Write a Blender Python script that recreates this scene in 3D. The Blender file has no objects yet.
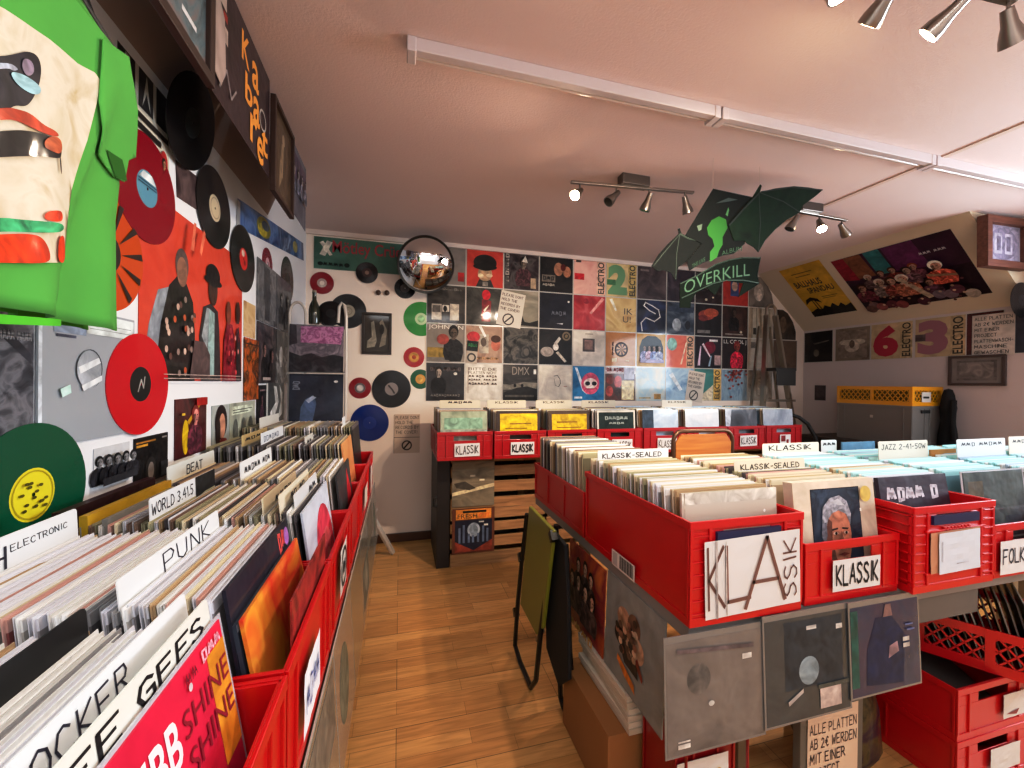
import bpy, bmesh, math, random
from mathutils import Vector, Matrix
rnd = random.Random(11)
SC = bpy.context.scene
COL = SC.collection
PI = math.pi

# ------------------------------------------------------------------ camera
F = 410.0
YAW, PIT, RHO = math.radians(15.3), math.radians(-.24), .0115
EYE = Vector((0, 0, 1.30))
_fw = Vector((math.sin(YAW)*math.cos(PIT), math.cos(YAW)*math.cos(PIT), math.sin(PIT)))
_r0 = Vector((math.cos(YAW), -math.sin(YAW), 0)); _u0 = _r0.cross(_fw)
_r = _r0*math.cos(RHO) + _u0*math.sin(RHO); _u = _r.cross(_fw)
cam = bpy.data.cameras.new('camera'); cam.sensor_width = 36; cam.lens = F/1024*36; cam.clip_start = .02
camo = bpy.data.objects.new('camera', cam); COL.objects.link(camo)
camo.matrix_world = Matrix(((_r.x, _u.x, -_fw.x, EYE.x), (_r.y, _u.y, -_fw.y, EYE.y), (_r.z, _u.z, -_fw.z, EYE.z), (0, 0, 0, 1)))
SC.camera = camo
def pl(x, y, ax, v):
    """where a sight line meets the real plane  coordinate[ax] = v"""
    d = _fw + _r*((x-512)/F) - _u*((y-384)/F)
    return EYE + d*((v-EYE[ax])/d[ax])

# ------------------------------------------------------------------ materials
def lin(c):
    if isinstance(c, str):
        c = c.lstrip('#'); c = [int(c[i:i+2], 16) for i in (0, 2, 4)]
    o = []
    for k in c[:3]:
        k = k/255
        o.append(k/12.92 if k <= .04045 else ((k+.055)/1.055)**2.4)
    return (*o, 1)
_M = {}
def bsdf(name):
    m = bpy.data.materials.new(name); m.use_nodes = True
    return m, m.node_tree.nodes, m.node_tree.links, m.node_tree.nodes['Principled BSDF']
def mat(c, rough=.5, metal=0, emit=0, coat=0, trans=0, alpha=1, var=.0, vs=8, spec=.5):
    if not isinstance(c, (str, tuple)): return c
    k = (c, rough, metal, emit, coat, trans, alpha, var, vs, spec)
    if k in _M: return _M[k]
    m, N, L, b = bsdf('surface'); _M[k] = m
    b.inputs['Base Color'].default_value = lin(c); b.inputs['Roughness'].default_value = rough
    b.inputs['Metallic'].default_value = metal; b.inputs['Coat Weight'].default_value = coat
    b.inputs['Coat Roughness'].default_value = .12
    b.inputs['Specular IOR Level'].default_value = spec
    b.inputs['Transmission Weight'].default_value = trans; b.inputs['Alpha'].default_value = alpha
    if emit:
        b.inputs['Emission Color'].default_value = lin(c); b.inputs['Emission Strength'].default_value = emit
    if var:
        tc = N.new('ShaderNodeTexCoord'); no = N.new('ShaderNodeTexNoise'); no.inputs['Scale'].default_value = vs
        no.inputs['Detail'].default_value = 5
        mx = N.new('ShaderNodeMix'); mx.data_type = 'RGBA'
        c1 = lin(c); mx.inputs['A'].default_value = (*[x*(1-var) for x in c1[:3]], 1)
        mx.inputs['B'].default_value = (*[min(1, x*(1+var)) for x in c1[:3]], 1)
        L.new(tc.outputs['Object'], no.inputs['Vector']); L.new(no.outputs['Fac'], mx.inputs['Factor'])
        L.new(mx.outputs['Result'], b.inputs['Base Color'])
    return m
def photo(cols, scale=9, seed=None, rough=.5, dist=1.2, stretch=(1, 1, 1), coat=.4, sharp=.22):
    """printed picture: blotches running through a list of colours"""
    seed = rnd.random()*60 if seed is None else seed
    m, N, L, b = bsdf('print')
    tc = N.new('ShaderNodeTexCoord'); mp = N.new('ShaderNodeMapping'); no = N.new('ShaderNodeTexNoise'); cr = N.new('ShaderNodeValToRGB')
    mp.inputs['Location'].default_value = (seed, seed*.7, seed*.3); mp.inputs['Scale'].default_value = stretch
    no.inputs['Scale'].default_value = scale; no.inputs['Detail'].default_value = 6; no.inputs['Distortion'].default_value = dist
    e = cr.color_ramp.elements
    while len(e) < len(cols): e.new(.5)
    for i, c in enumerate(cols):
        e[i].position = .5-sharp+2*sharp*i/max(1, len(cols)-1); e[i].color = lin(c)
    L.new(tc.outputs['Object'], mp.inputs['Vector']); L.new(mp.outputs['Vector'], no.inputs['Vector'])
    L.new(no.outputs['Fac'], cr.inputs['Fac']); L.new(cr.outputs['Color'], b.inputs['Base Color'])
    b.inputs['Roughness'].default_value = rough; b.inputs['Specular IOR Level'].default_value = .2; b.inputs['Coat Weight'].default_value = coat; b.inputs['Coat Roughness'].default_value = .07
    bp = N.new('ShaderNodeBump'); n2 = N.new('ShaderNodeTexNoise'); n2.inputs['Scale'].default_value = 14
    bp.inputs['Strength'].default_value = .3; bp.inputs['Distance'].default_value = .02
    L.new(tc.outputs['Object'], n2.inputs['Vector']); L.new(n2.outputs['Fac'], bp.inputs['Height']); L.new(bp.outputs['Normal'], b.inputs['Normal'])
    return m
def wallmat(c, c2, scale=2.0, rough=.85, bump=.15):
    m, N, L, b = bsdf('wall_paint')
    tc = N.new('ShaderNodeTexCoord'); no = N.new('ShaderNodeTexNoise'); no.inputs['Scale'].default_value = scale; no.inputs['Detail'].default_value = 6
    mx = N.new('ShaderNodeMix'); mx.data_type = 'RGBA'; mx.inputs['A'].default_value = lin(c); mx.inputs['B'].default_value = lin(c2)
    L.new(tc.outputs['Object'], no.inputs['Vector']); L.new(no.outputs['Fac'], mx.inputs['Factor']); L.new(mx.outputs['Result'], b.inputs['Base Color'])
    n2 = N.new('ShaderNodeTexNoise'); n2.inputs['Scale'].default_value = 130; n2.inputs['Detail'].default_value = 3
    bp = N.new('ShaderNodeBump'); bp.inputs['Strength'].default_value = bump; bp.inputs['Distance'].default_value = .004
    L.new(tc.outputs['Object'], n2.inputs['Vector']); L.new(n2.outputs['Fac'], bp.inputs['Height']); L.new(bp.outputs['Normal'], b.inputs['Normal'])
    b.inputs['Roughness'].default_value = rough
    return m
def floormat():
    m, N, L, b = bsdf('laminate_floor')
    tc = N.new('ShaderNodeTexCoord')
    br = N.new('ShaderNodeTexBrick'); br.offset = .37; br.offset_frequency = 2
    br.inputs['Scale'].default_value = 1; br.inputs['Brick Width'].default_value = .42; br.inputs['Row Height'].default_value = .066
    br.inputs['Mortar Size'].default_value = .0006; br.inputs['Bias'].default_value = .0
    br.inputs['Color1'].default_value = lin('#e6b874'); br.inputs['Color2'].default_value = lin('#cc9858'); br.inputs['Mortar'].default_value = lin('#9c6a34')
    b2 = N.new('ShaderNodeTexBrick'); b2.offset = .5
    b2.inputs['Scale'].default_value = 1; b2.inputs['Brick Width'].default_value = 1.29; b2.inputs['Row Height'].default_value = .198
    b2.inputs['Mortar Size'].default_value = .0012; b2.inputs['Color1'].default_value = (1, 1, 1, 1); b2.inputs['Color2'].default_value = (.86, .84, .8, 1); b2.inputs['Mortar'].default_value = (.35, .3, .25, 1)
    mp = N.new('ShaderNodeMapping'); mp.inputs['Scale'].default_value = (1.4, 16, 1)
    no = N.new('ShaderNodeTexNoise'); no.inputs['Scale'].default_value = 4; no.inputs['Detail'].default_value = 8; no.inputs['Distortion'].default_value = .8
    cr = N.new('ShaderNodeValToRGB'); cr.color_ramp.elements[0].position = .3; cr.color_ramp.elements[0].color = (.74, .68, .6, 1); cr.color_ramp.elements[1].position = .68; cr.color_ramp.elements[1].color = (1.0, 1.0, 1.0, 1)
    m1 = N.new('ShaderNodeMix'); m1.data_type = 'RGBA'; m1.blend_type = 'MULTIPLY'; m1.inputs['Factor'].default_value = 1
    m2 = N.new('ShaderNodeMix'); m2.data_type = 'RGBA'; m2.blend_type = 'MULTIPLY'; m2.inputs['Factor'].default_value = 1
    L.new(tc.outputs['Object'], br.inputs['Vector']); L.new(tc.outputs['Object'], b2.inputs['Vector']); L.new(tc.outputs['Object'], mp.inputs['Vector']); L.new(mp.outputs['Vector'], no.inputs['Vector'])
    L.new(no.outputs['Fac'], cr.inputs['Fac'])
    L.new(br.outputs['Color'], m1.inputs['A']); L.new(b2.outputs['Color'], m1.inputs['B']); L.new(m1.outputs['Result'], m2.inputs['A']); L.new(cr.outputs['Color'], m2.inputs['B'])
    L.new(m2.outputs['Result'], b.inputs['Base Color']); b.inputs['Roughness'].default_value = .38
    return m
def woodmat(c1, c2, axis=0, scale=3, rough=.6):
    m, N, L, b = bsdf('wood')
    tc = N.new('ShaderNodeTexCoord'); mp = N.new('ShaderNodeMapping'); s = [14, 14, 14]; s[axis] = 1.2; mp.inputs['Scale'].default_value = s
    no = N.new('ShaderNodeTexNoise'); no.inputs['Scale'].default_value = scale; no.inputs['Detail'].default_value = 7; no.inputs['Distortion'].default_value = 1
    cr = N.new('ShaderNodeValToRGB'); cr.color_ramp.elements[0].position = .3; cr.color_ramp.elements[1].position = .7
    cr.color_ramp.elements[0].color = lin(c1); cr.color_ramp.elements[1].color = lin(c2)
    L.new(tc.outputs['Object'], mp.inputs['Vector']); L.new(mp.outputs['Vector'], no.inputs['Vector']); L.new(no.outputs['Fac'], cr.inputs['Fac']); L.new(cr.outputs['Color'], b.inputs['Base Color'])
    b.inputs['Roughness'].default_value = rough
    return m
_PC = {}
def shade(c, k): 
    c = c.lstrip('#'); return tuple(min(255, int(int(c[i:i+2], 16)*k)) for i in (0, 2, 4))
def ink(c, lo=.78, hi=1.2, sc=16):
    """printed ink of one colour with a photographic unevenness"""
    if not isinstance(c, str): return c
    k = (c, lo, hi, sc)
    if k not in _PC: _PC[k] = photo([shade(c, lo), shade(c, 1), shade(c, hi)], sc, coat=.25)
    return _PC[k]
_V = {}
def vinyl(c):
    if c in _V: return _V[c]
    m, N, L, b = bsdf('vinyl'); _V[c] = m
    tc = N.new('ShaderNodeTexCoord'); wv = N.new('ShaderNodeTexWave'); wv.wave_type = 'RINGS'; wv.rings_direction = 'Z'
    wv.inputs['Scale'].default_value = 150; wv.inputs['Detail'].default_value = 2
    bp = N.new('ShaderNodeBump'); bp.inputs['Strength'].default_value = .18; bp.inputs['Distance'].default_value = .001
    L.new(tc.outputs['Object'], wv.inputs['Vector']); L.new(wv.outputs['Fac'], bp.inputs['Height']); L.new(bp.outputs['Normal'], b.inputs['Normal'])
    b.inputs['Base Color'].default_value = lin(c); b.inputs['Roughness'].default_value = .22; b.inputs['Specular IOR Level'].default_value = .5
    return m

# ------------------------------------------------------------------ mesh builder
class MB:
    def __init__(s): s.v = []; s.f = []; s.mi = []; s.mats = []
    def m(s, mt):
        mt = mat(mt)
        for i, q in enumerate(s.mats):
            if q == mt: return i
        s.mats.append(mt); return len(s.mats)-1
    def add(s, vs, fs, mt, M=None):
        o = len(s.v); k = s.m(mt)
        s.v += [tuple(M @ Vector(p)) if M else tuple(p) for p in vs]
        for f in fs: s.f.append([i+o for i in f]); s.mi.append(k)
    def box(s, x0, y0, z0, x1, y1, z1, mt, M=None):
        s.add([(x0,y0,z0),(x1,y0,z0),(x1,y1,z0),(x0,y1,z0),(x0,y0,z1),(x1,y0,z1),(x1,y1,z1),(x0,y1,z1)],
              [(0,3,2,1),(4,5,6,7),(0,1,5,4),(1,2,6,5),(2,3,7,6),(3,0,4,7)], mt, M)
    def bar(s, a, b, w, h, mt, up=(0,0,1)):
        a = Vector(a); b = Vector(b); d = (b-a); ln = d.length; d.normalize(); up = Vector(up)
        if abs(d.dot(up)) > .97: up = Vector((1,0,0))
        x = d.cross(up).normalized(); y = x.cross(d)
        M = Matrix(((x.x,d.x,y.x,a.x),(x.y,d.y,y.y,a.y),(x.z,d.z,y.z,a.z),(0,0,0,1)))
        s.box(-w/2, 0, -h/2, w/2, ln, h/2, mt, M)
    def poly(s, pts, mt, M=None): s.add(pts, [tuple(range(len(pts)))], mt, M)
    def prism(s, pts, z0, z1, mt, M=None):
        n = len(pts); a = sum(pts[i][0]*pts[(i+1)%n][1]-pts[(i+1)%n][0]*pts[i][1] for i in range(n))
        if a < 0: pts = pts[::-1]
        vs = [(p[0],p[1],z0) for p in pts]+[(p[0],p[1],z1) for p in pts]
        s.add(vs, [tuple(range(n))[::-1], tuple(range(n,2*n))]+[(i,(i+1)%n,n+(i+1)%n,n+i) for i in range(n)], mt, M)
    def tube(s, pts, r, mt, n=8, closed=False):
        pts = [Vector(p) for p in pts]; N = len(pts); vs = []; pr = None
        for i, p in enumerate(pts):
            if closed: t = pts[(i+1)%N]-pts[i-1]
            else: t = pts[min(i+1,N-1)]-pts[max(i-1,0)]
            t.normalize()
            if pr is None: pr = t.orthogonal().normalized()
            pr = (pr-t*pr.dot(t)).normalized(); q = t.cross(pr)
            rr = r[i] if isinstance(r, (list, tuple)) else r
            vs += [p+(pr*math.cos(2*PI*k/n)+q*math.sin(2*PI*k/n))*rr for k in range(n)]
        fs = []
        for i in range(N if closed else N-1):
            j = (i+1)%N
            fs += [(i*n+k, i*n+(k+1)%n, j*n+(k+1)%n, j*n+k) for k in range(n)]
        if not closed: fs += [tuple(range(n))[::-1], tuple((N-1)*n+k for k in range(n))]
        s.add(vs, fs, mt)
    def lathe(s, prof, mt, n=32, M=None):
        vs = []; fs = []
        for r, z in prof: vs += [(r*math.cos(2*PI*k/n), r*math.sin(2*PI*k/n), z) for k in range(n)]
        for i in range(len(prof)-1):
            fs += [(i*n+k, i*n+(k+1)%n, (i+1)*n+(k+1)%n, (i+1)*n+k) for k in range(n)]
        s.add(vs, fs, mt, M)
    def disc(s, cx, cy, z, rx, ry, mt, n=28, M=None, a0=0, a1=2*PI):
        s.poly([(cx+rx*math.cos(a0+(a1-a0)*k/n), cy+ry*math.sin(a0+(a1-a0)*k/n), z) for k in range(n if a1-a0 > 6.2 else n+1)], mt, M)
    def obj(s, name, parent=None, M=None, smooth=False, bevel=0):
        me = bpy.data.meshes.new(name); me.from_pydata(s.v, [], s.f)
        for q in s.mats: me.materials.append(q)
        me.polygons.foreach_set('material_index', s.mi)
        if smooth: me.polygons.foreach_set('use_smooth', [True]*len(s.f))
        me.update(); o = bpy.data.objects.new(name, me); COL.objects.link(o)
        if parent: o.parent = parent
        if M is not None: o.matrix_local = M
        if bevel:
            b = o.modifiers.new('bevel', 'BEVEL'); b.width = bevel; b.segments = 2; b.limit_method = 'ANGLE'; b.angle_limit = .7
        if smooth:
            try:
                e = o.modifiers.new('split', 'EDGE_SPLIT'); e.split_angle = math.radians(40)
            except Exception: pass
        return o
def tag(o, label=None, cat=None, group=None, kind=None):
    if label: o['label'] = label
    if cat: o['category'] = cat
    if group: o['group'] = group
    if kind: o['kind'] = kind
    return o
def thing(name, label, cat, M=None, group=None):
    o = bpy.data.objects.new(name, None); COL.objects.link(o); o.empty_display_size = .05
    if M is not None: o.matrix_world = M
    return tag(o, label, cat, group)
def frame(o, u, v):
    u = Vector(u).normalized(); v = Vector(v); v = (v-u*v.dot(u)).normalized(); n = u.cross(v)
    return Matrix(((u.x,v.x,n.x,o[0]),(u.y,v.y,n.y,o[1]),(u.z,v.z,n.z,o[2]),(0,0,0,1)))
T = Matrix.Translation
def Rz(a): return Matrix.Rotation(a, 4, 'Z')
XL, YB, XR, ZC = -.70, 3.44, 4.20, 2.45
def LW(y, z, d=.001): return frame((XL+d, y, z), (0,1,0), (0,0,1))
def BW(x, z, d=.001): return frame((x, YB-d, z), (1,0,0), (0,0,1))
def RW(y, z, d=.001): return frame((XR-d, y, z), (0,-1,0), (0,0,1))

# ------------------------------------------------------------------ lettering
_S = {
'A':[[(0,0),(2,6),(4,0)],[(.8,2.1),(3.2,2.1)]],'B':[[(0,0),(0,6),(2.8,6),(3.5,4.7),(2.8,3.3),(0,3.2)],[(2.8,3.3),(3.9,1.8),(3,0),(0,0)]],
'C':[[(3.8,5),(2.5,6),(1,5.5),(0,3),(1,.5),(2.5,0),(3.9,1)]],'D':[[(0,0),(0,6),(2.3,5.6),(3.9,3.6),(3.6,1.5),(2.2,.2),(0,0)]],
'E':[[(3.8,6),(0,6),(0,0),(3.9,0)],[(0,3.1),(3,3.1)]],'F':[[(3.8,6),(0,6),(0,0)],[(0,3.1),(3,3.1)]],
'G':[[(3.8,5),(2.5,6),(1,5.5),(0,3),(1,.5),(2.5,0),(3.8,.8),(3.8,2.7),(2.2,2.7)]],'H':[[(0,0),(0,6)],[(3.8,0),(3.8,6)],[(0,3.1),(3.8,3)]],
'I':[[(.8,0),(.8,6)]],'J':[[(1,6),(3.4,6)],[(2.8,6),(2.8,1.2),(1.6,0),(.2,1)]],'K':[[(0,0),(0,6)],[(3.6,6),(.1,2.8),(3.9,0)]],
'L':[[(0,6),(0,0),(3.5,0)]],'M':[[(0,0),(.3,6),(2.2,2),(4,6),(4.4,0)]],'N':[[(0,0),(0,6),(3.7,0),(3.8,6)]],
'O':[[(2,6),(.5,5),(0,3),(.5,.9),(2,0),(3.6,.9),(4,3),(3.5,5.1),(2,6)]],'P':[[(0,0),(0,6),(2.8,5.9),(3.7,4.5),(2.8,3),(0,2.7)]],
'R':[[(0,0),(0,6),(2.8,5.9),(3.6,4.5),(2.8,3.1),(0,2.9)],[(1.6,2.9),(3.9,0)]],'S':[[(3.6,5.2),(2.4,6),(.8,5.7),(.2,4.5),(1.2,3.4),(3,2.7),(3.8,1.4),(2.6,.1),(1,0),(0,.9)]],
'T':[[(0,6),(4,6)],[(2,6),(2,0)]],'U':[[(0,6),(.2,1.4),(1.8,0),(3.4,1.2),(3.8,6)]],'V':[[(0,6),(2,0),(4,6)]],'W':[[(0,6),(1.1,0),(2.4,4),(3.7,0),(4.8,6)]],
'X':[[(0,0),(3.8,6)],[(0,6),(3.8,0)]],'Y':[[(0,6),(2,3),(4,6)],[(2,3),(2,0)]],'Z':[[(0,6),(3.8,6),(0,0),(3.9,0)]],
'0':[[(2,6),(.3,4.5),(.3,1.5),(2,0),(3.6,1.5),(3.6,4.5),(2,6)]],'2':[[(.2,4.8),(1.6,6),(3.4,5.2),(3.2,3.6),(0,0),(3.8,0)]],'1':[[(.2,4.6),(1.4,6),(1.4,0)]],'3':[[(.3,5.6),(2,6),(3.4,4.8),(1.6,3.2),(3.7,1.8),(2,0),(.1,.6)]],
'4':[[(3,0),(3,6),(0,2),(3.9,2)]],'5':[[(3.6,6),(.5,6),(.3,3.4),(2.4,3.6),(3.6,1.8),(2,0),(.1,.5)]],'€':[[(3.8,5.2),(2.3,6),(.9,4),(.9,2),(2.3,0),(3.8,.8)],[(0,3.6),(2.8,3.6)],[(0,2.5),(2.6,2.5)]],
'-':[[(.4,2.8),(2.8,2.9)]],'.':[[(.5,0),(.9,.4)]],',':[[(.9,.4),(.3,-.9)]],'!':[[(.8,6),(.8,1.8)],[(.8,.4),(.8,0)]],"'":[[(.6,6),(.5,4.8)]],'Ü':[[(0,4.6),(.2,1.2),(1.8,0),(3.4,1.2),(3.8,4.6)],[(.8,6),(1,5.6)],[(2.6,6),(2.8,5.6)]],
':':[[(.8,4),(.8,3.6)],[(.8,.6),(.8,.2)]],'/':[[(0,0),(3,6)]],'~':[[(0,1),(.9,5),(1.6,1.4),(2.5,4.6),(3.2,1)],[(.4,3),(2.9,2.8)]],'^':[[(.4,0),(.2,5),(2.6,4.6),(2.4,.6),(.6,.3)]]}
def hand_quads(text, wt=.55, jit=.22):
    x = 0; out = []
    for ch in text:
        if ch == ' ': x += 3; continue
        st = _S.get(ch.upper(), []); w = 0; tl = rnd.uniform(-.06, .06); dy = rnd.uniform(-jit, jit)
        for s in st:
            p = [(a+tl*b+rnd.uniform(-jit, jit)*.5, b+dy+rnd.uniform(-jit, jit)*.5) for a, b in s]
            w = max(w, max(a for a, b in s))
            for (ax, ay), (bx, by) in zip(p, p[1:]):
                dx, dz = bx-ax, by-ay; l = math.hypot(dx, dz) or 1; dx /= l; dz /= l; h = wt/2; e = h*.6
                out.append([(x+ax-dz*h-dx*e, ay+dx*h-dz*e), (x+ax+dz*h-dx*e, ay-dx*h-dz*e), (x+bx+dz*h+dx*e, by-dx*h+dz*e), (x+bx-dz*h+dx*e, by+dx*h+dz*e)])
        x += w+1.5
    return out
_TX = {}
def print_tris(text, off=0):
    if (text, off) in _TX: return _TX[(text, off)]
    cu = bpy.data.curves.new('t', 'FONT'); cu.body = text; cu.offset = off; cu.resolution_u = 3; cu.fill_mode = 'FRONT'
    o = bpy.data.objects.new('t', cu); COL.objects.link(o); bpy.context.view_layer.update()
    dg = bpy.context.evaluated_depsgraph_get(); ev = o.evaluated_get(dg); me = ev.to_mesh()
    vs = [(v.co.x, v.co.y) for v in me.vertices]; fs = [tuple(p.vertices) for p in me.polygons]; ev.to_mesh_clear()
    bpy.data.objects.remove(o); bpy.data.curves.remove(cu)
    _TX[(text, off)] = (vs, fs); return vs, fs
def shade_hex(c, k): return '#%02x%02x%02x' % shade(c, k)
class Art:
    """flat printed artwork laid in thin layers over a local x-y rectangle w by h (origin at its lower left)"""
    def __init__(s, mb, w, h, z=0, ox=0, oy=0, step=.0004): s.b = mb; s.w = w; s.h = h; s.z = z; s.ox = ox; s.oy = oy; s.st = step; s.flat = False
    def P(s, x, y): return (s.ox+x*s.w, s.oy+y*s.h, s.z)
    def up(s): s.z += s.st
    def poly(s, pts, c):
        if isinstance(c, str) and not s.flat: c = ink(c)
        s.up(); s.b.poly([s.P(*p) for p in pts], c)
    def rect(s, x0, y0, x1, y1, c): s.poly([(x0,y0),(x1,y0),(x1,y1),(x0,y1)], c)
    def ell(s, x, y, rx, ry, c, n=24): s.poly([(x+rx*math.cos(2*PI*k/n), y+ry*math.sin(2*PI*k/n)) for k in range(n)], c)
    def ring(s, x, y, r, t, c, n=28):
        s.up(); q = s.h/s.w
        for k in range(n):
            a, b = 2*PI*k/n, 2*PI*(k+1)/n
            s.b.poly([s.P(x+r*q*math.cos(a), y+r*math.sin(a)), s.P(x+r*q*math.cos(b), y+r*math.sin(b)), s.P(x+(r-t)*q*math.cos(b), y+(r-t)*math.sin(b)), s.P(x+(r-t)*q*math.cos(a), y+(r-t)*math.sin(a))], c)
    def text(s, t, x0, y0, x1, y1, c, rot=0, arc=0, off=.0):
        vs, fs = print_tris(t, off); s._fit(vs, fs, x0, y0, x1, y1, c, rot, arc)
    def hand(s, t, x0, y0, x1, y1, c, wt=.55, rot=0, jit=.22):
        vs = []; fs = []
        for q in hand_quads(t, wt, jit): fs.append(tuple(range(len(vs), len(vs)+4))); vs += q
        s._fit(vs, fs, x0, y0, x1, y1, c, rot, 0)
    def _fit(s, vs, fs, x0, y0, x1, y1, c, rot, arc):
        if not vs: return
        s.up()
        a0 = min(v[0] for v in vs); a1 = max(v[0] for v in vs); b0 = min(v[1] for v in vs); b1 = max(v[1] for v in vs)
        o = []
        for a, b in vs:
            a = (a-a0)/((a1-a0) or 1); b = (b-b0)/((b1-b0) or 1)
            if rot == 90: a, b = 1-b, a
            x = x0+(x1-x0)*a; y = y0+(y1-y0)*b
            if arc: y += arc*(1-(2*a-1)**2)
            o.append(s.P(x, y))
        s.b.add(o, fs, c)
    def fig(s, x, y, k, body, skin='#b98a6a', hair='#1c1714', hat=None):
        bd = ink(body, .4, 1.7, 30); sk = ink(skin, .6, 1.2, 34)
        s.poly([(x-.17*k,y),(x+.17*k,y),(x+.21*k,y+.16*k),(x+.2*k,y+.34*k),(x+.12*k,y+.42*k),(x+.05*k,y+.46*k),(x-.05*k,y+.46*k),(x-.12*k,y+.42*k),(x-.2*k,y+.34*k),(x-.22*k,y+.14*k)], bd)
        s.poly([(x-.04*k,y+.46*k),(x+.04*k,y+.46*k),(x,y+.3*k)], ink(shade_hex(body, 1.5)))
        s.ell(x, y+.61*k, .105*k, .14*k, hair, 16); s.rect(x-.04*k, y+.43*k, x+.04*k, y+.5*k, sk); s.ell(x+.008*k, y+.57*k, .075*k, .112*k, sk, 16)
        s.poly([(x-.06*k,y+.5*k),(x-.02*k,y+.46*k),(x-.02*k,y+.62*k),(x-.065*k,y+.6*k)], ink(shade_hex(skin, .6)))
        for e in (-.025, .035): s.ell(x+e*k, y+.59*k, .014*k, .012*k, '#1c1614', 8)
        s.rect(x-.022*k, y+.505*k, x+.035*k, y+.515*k, shade_hex(skin, .5))
        if hat: s.ell(x, y+.7*k, .2*k, .05*k, hat, 14); s.rect(x-.11*k, y+.7*k, x+.11*k, y+.83*k, hat)
    def run(s, items):
        for it in items:
            k, a = it[0], it[1:]
            {'r': s.rect, 'e': s.ell, 'p': s.poly, 't': s.text, 'h': s.hand, 'f': s.fig, 'o': s.ring}[k](*a)
def cutcard(w, h, cut):
    """outline of a w by h card with its top right cut away"""
    return [(0,0),(w,0)]+[(w*a,h*b) for a, b in cut]+[(0,h)]
def sleeve(name, label, cat, M, w, h, base, art=(), t=.004, group=None, parent=None, outline=None, gloss=True, plastic=False):
    """flat printed thing: record sleeve, poster or sign; M is the frame at its lower left corner"""
    b = MB(); base = ink(base, .88, 1.1, 7) if isinstance(base, str) else base
    if outline: b.prism(outline, 0, t, base)
    else: b.box(0,0,0,w,h,t,base)
    A = Art(b, w, h, t); A.run(art)
    if plastic:
        pm = mat('#c9c6bf', .15, coat=.5); r = .0035; z = A.z+.0004
        for q in ((-r,-r,w+r,0),(-r,h,w+r,h+r),(-r,0,0,h),(w,0,w+r,h)): b.box(q[0],q[1],0,q[2],q[3],t+.0005,pm)
    o = b.obj(name, parent, M)
    if label: tag(o, label, cat, group)
    return o
def vinyl_record(label, M, R, col, lab, lr=.05, group=None, marks=None, hole=.004):
    o = thing('vinyl_record', label, 'record', M, group)
    b = MB(); b.lathe([(hole,.0),(R,.0),(R,.0025),(lr,.0025),(hole,.0025)], vinyl(col), 48); b.obj('disc', o)
    b = MB(); b.lathe([(lr,.0026),(hole,.0032)], mat(lab, .5), 28)
    A = Art(b, 2*lr, 2*lr, .0032, -lr, -lr, .0003)
    if marks: A.run(marks)
    b.obj('centre_label', o)
    return o
# ------------------------------------------------------------------ room shell
WHITE = wallmat('#e9ebee', '#dfe2e6'); BACKW = wallmat('#eee4d9', '#e6d9cc'); RIGHTW = wallmat('#d0c5c3', '#c4b8b6')
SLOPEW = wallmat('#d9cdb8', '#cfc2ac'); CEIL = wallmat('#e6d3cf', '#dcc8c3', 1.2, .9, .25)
def struct(name, b, M=None, **k): return tag(b.obj(name, None, M, **k), kind='structure')
YF = -1.9
b = MB(); b.box(XL-.1,YF-.1,-.1,XR+.1,YB+.1,0,floormat()); struct('floor', b)
b = MB(); b.box(XL-.1,YF-.1,ZC,XR+.1,YB+.1,ZC+.1,CEIL); struct('ceiling', b)
b = MB(); b.box(XL-.1,YF-.1,0,XL,YB+.1,ZC,WHITE); struct('wall_left', b)
b = MB(); b.box(XL,YB,0,XR,YB+.1,ZC,BACKW); struct('wall_back', b)
b = MB()
WY0, WY1, WZ0, WZ1 = -.7, 1.25, 1.15, 2.2
b.box(XR,YF-.1,0,XR+.1,YB+.1,WZ0,RIGHTW); b.box(XR,YF-.1,WZ1,XR+.1,YB+.1,ZC,RIGHTW)
b.box(XR,YF-.1,WZ0,XR+.1,WY0,WZ1,RIGHTW); b.box(XR,WY1,WZ0,XR+.1,YB+.1,WZ1,RIGHTW); struct('wall_right', b)
b = MB(); b.box(XL,YF-.1,0,XR,YF,ZC,WHITE); struct('wall_front', b)
FW_ = mat('#e8e6e2', .4)
w = tag(thing('window_1', None, None, T((XR, (WY0+WY1)/2, WZ0))), kind='structure')
b = MB(); hw = (WY1-WY0)/2; hh = WZ1-WZ0
for y0, y1 in ((-hw,-hw+.06),(hw-.06,hw),(-.03,.03)): b.box(.01,y0,0,.07,y1,hh,FW_)
for z0, z1 in ((0,.06),(hh-.06,hh)): b.box(.01,-hw,z0,.07,hw,z1,FW_)
b.obj('window_frame', w)
b = MB(); b.box(.035,-hw+.05,.05,.041,hw-.05,hh-.05,mat('#ffffff', .02, trans=1)); b.obj('pane', w)
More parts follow.
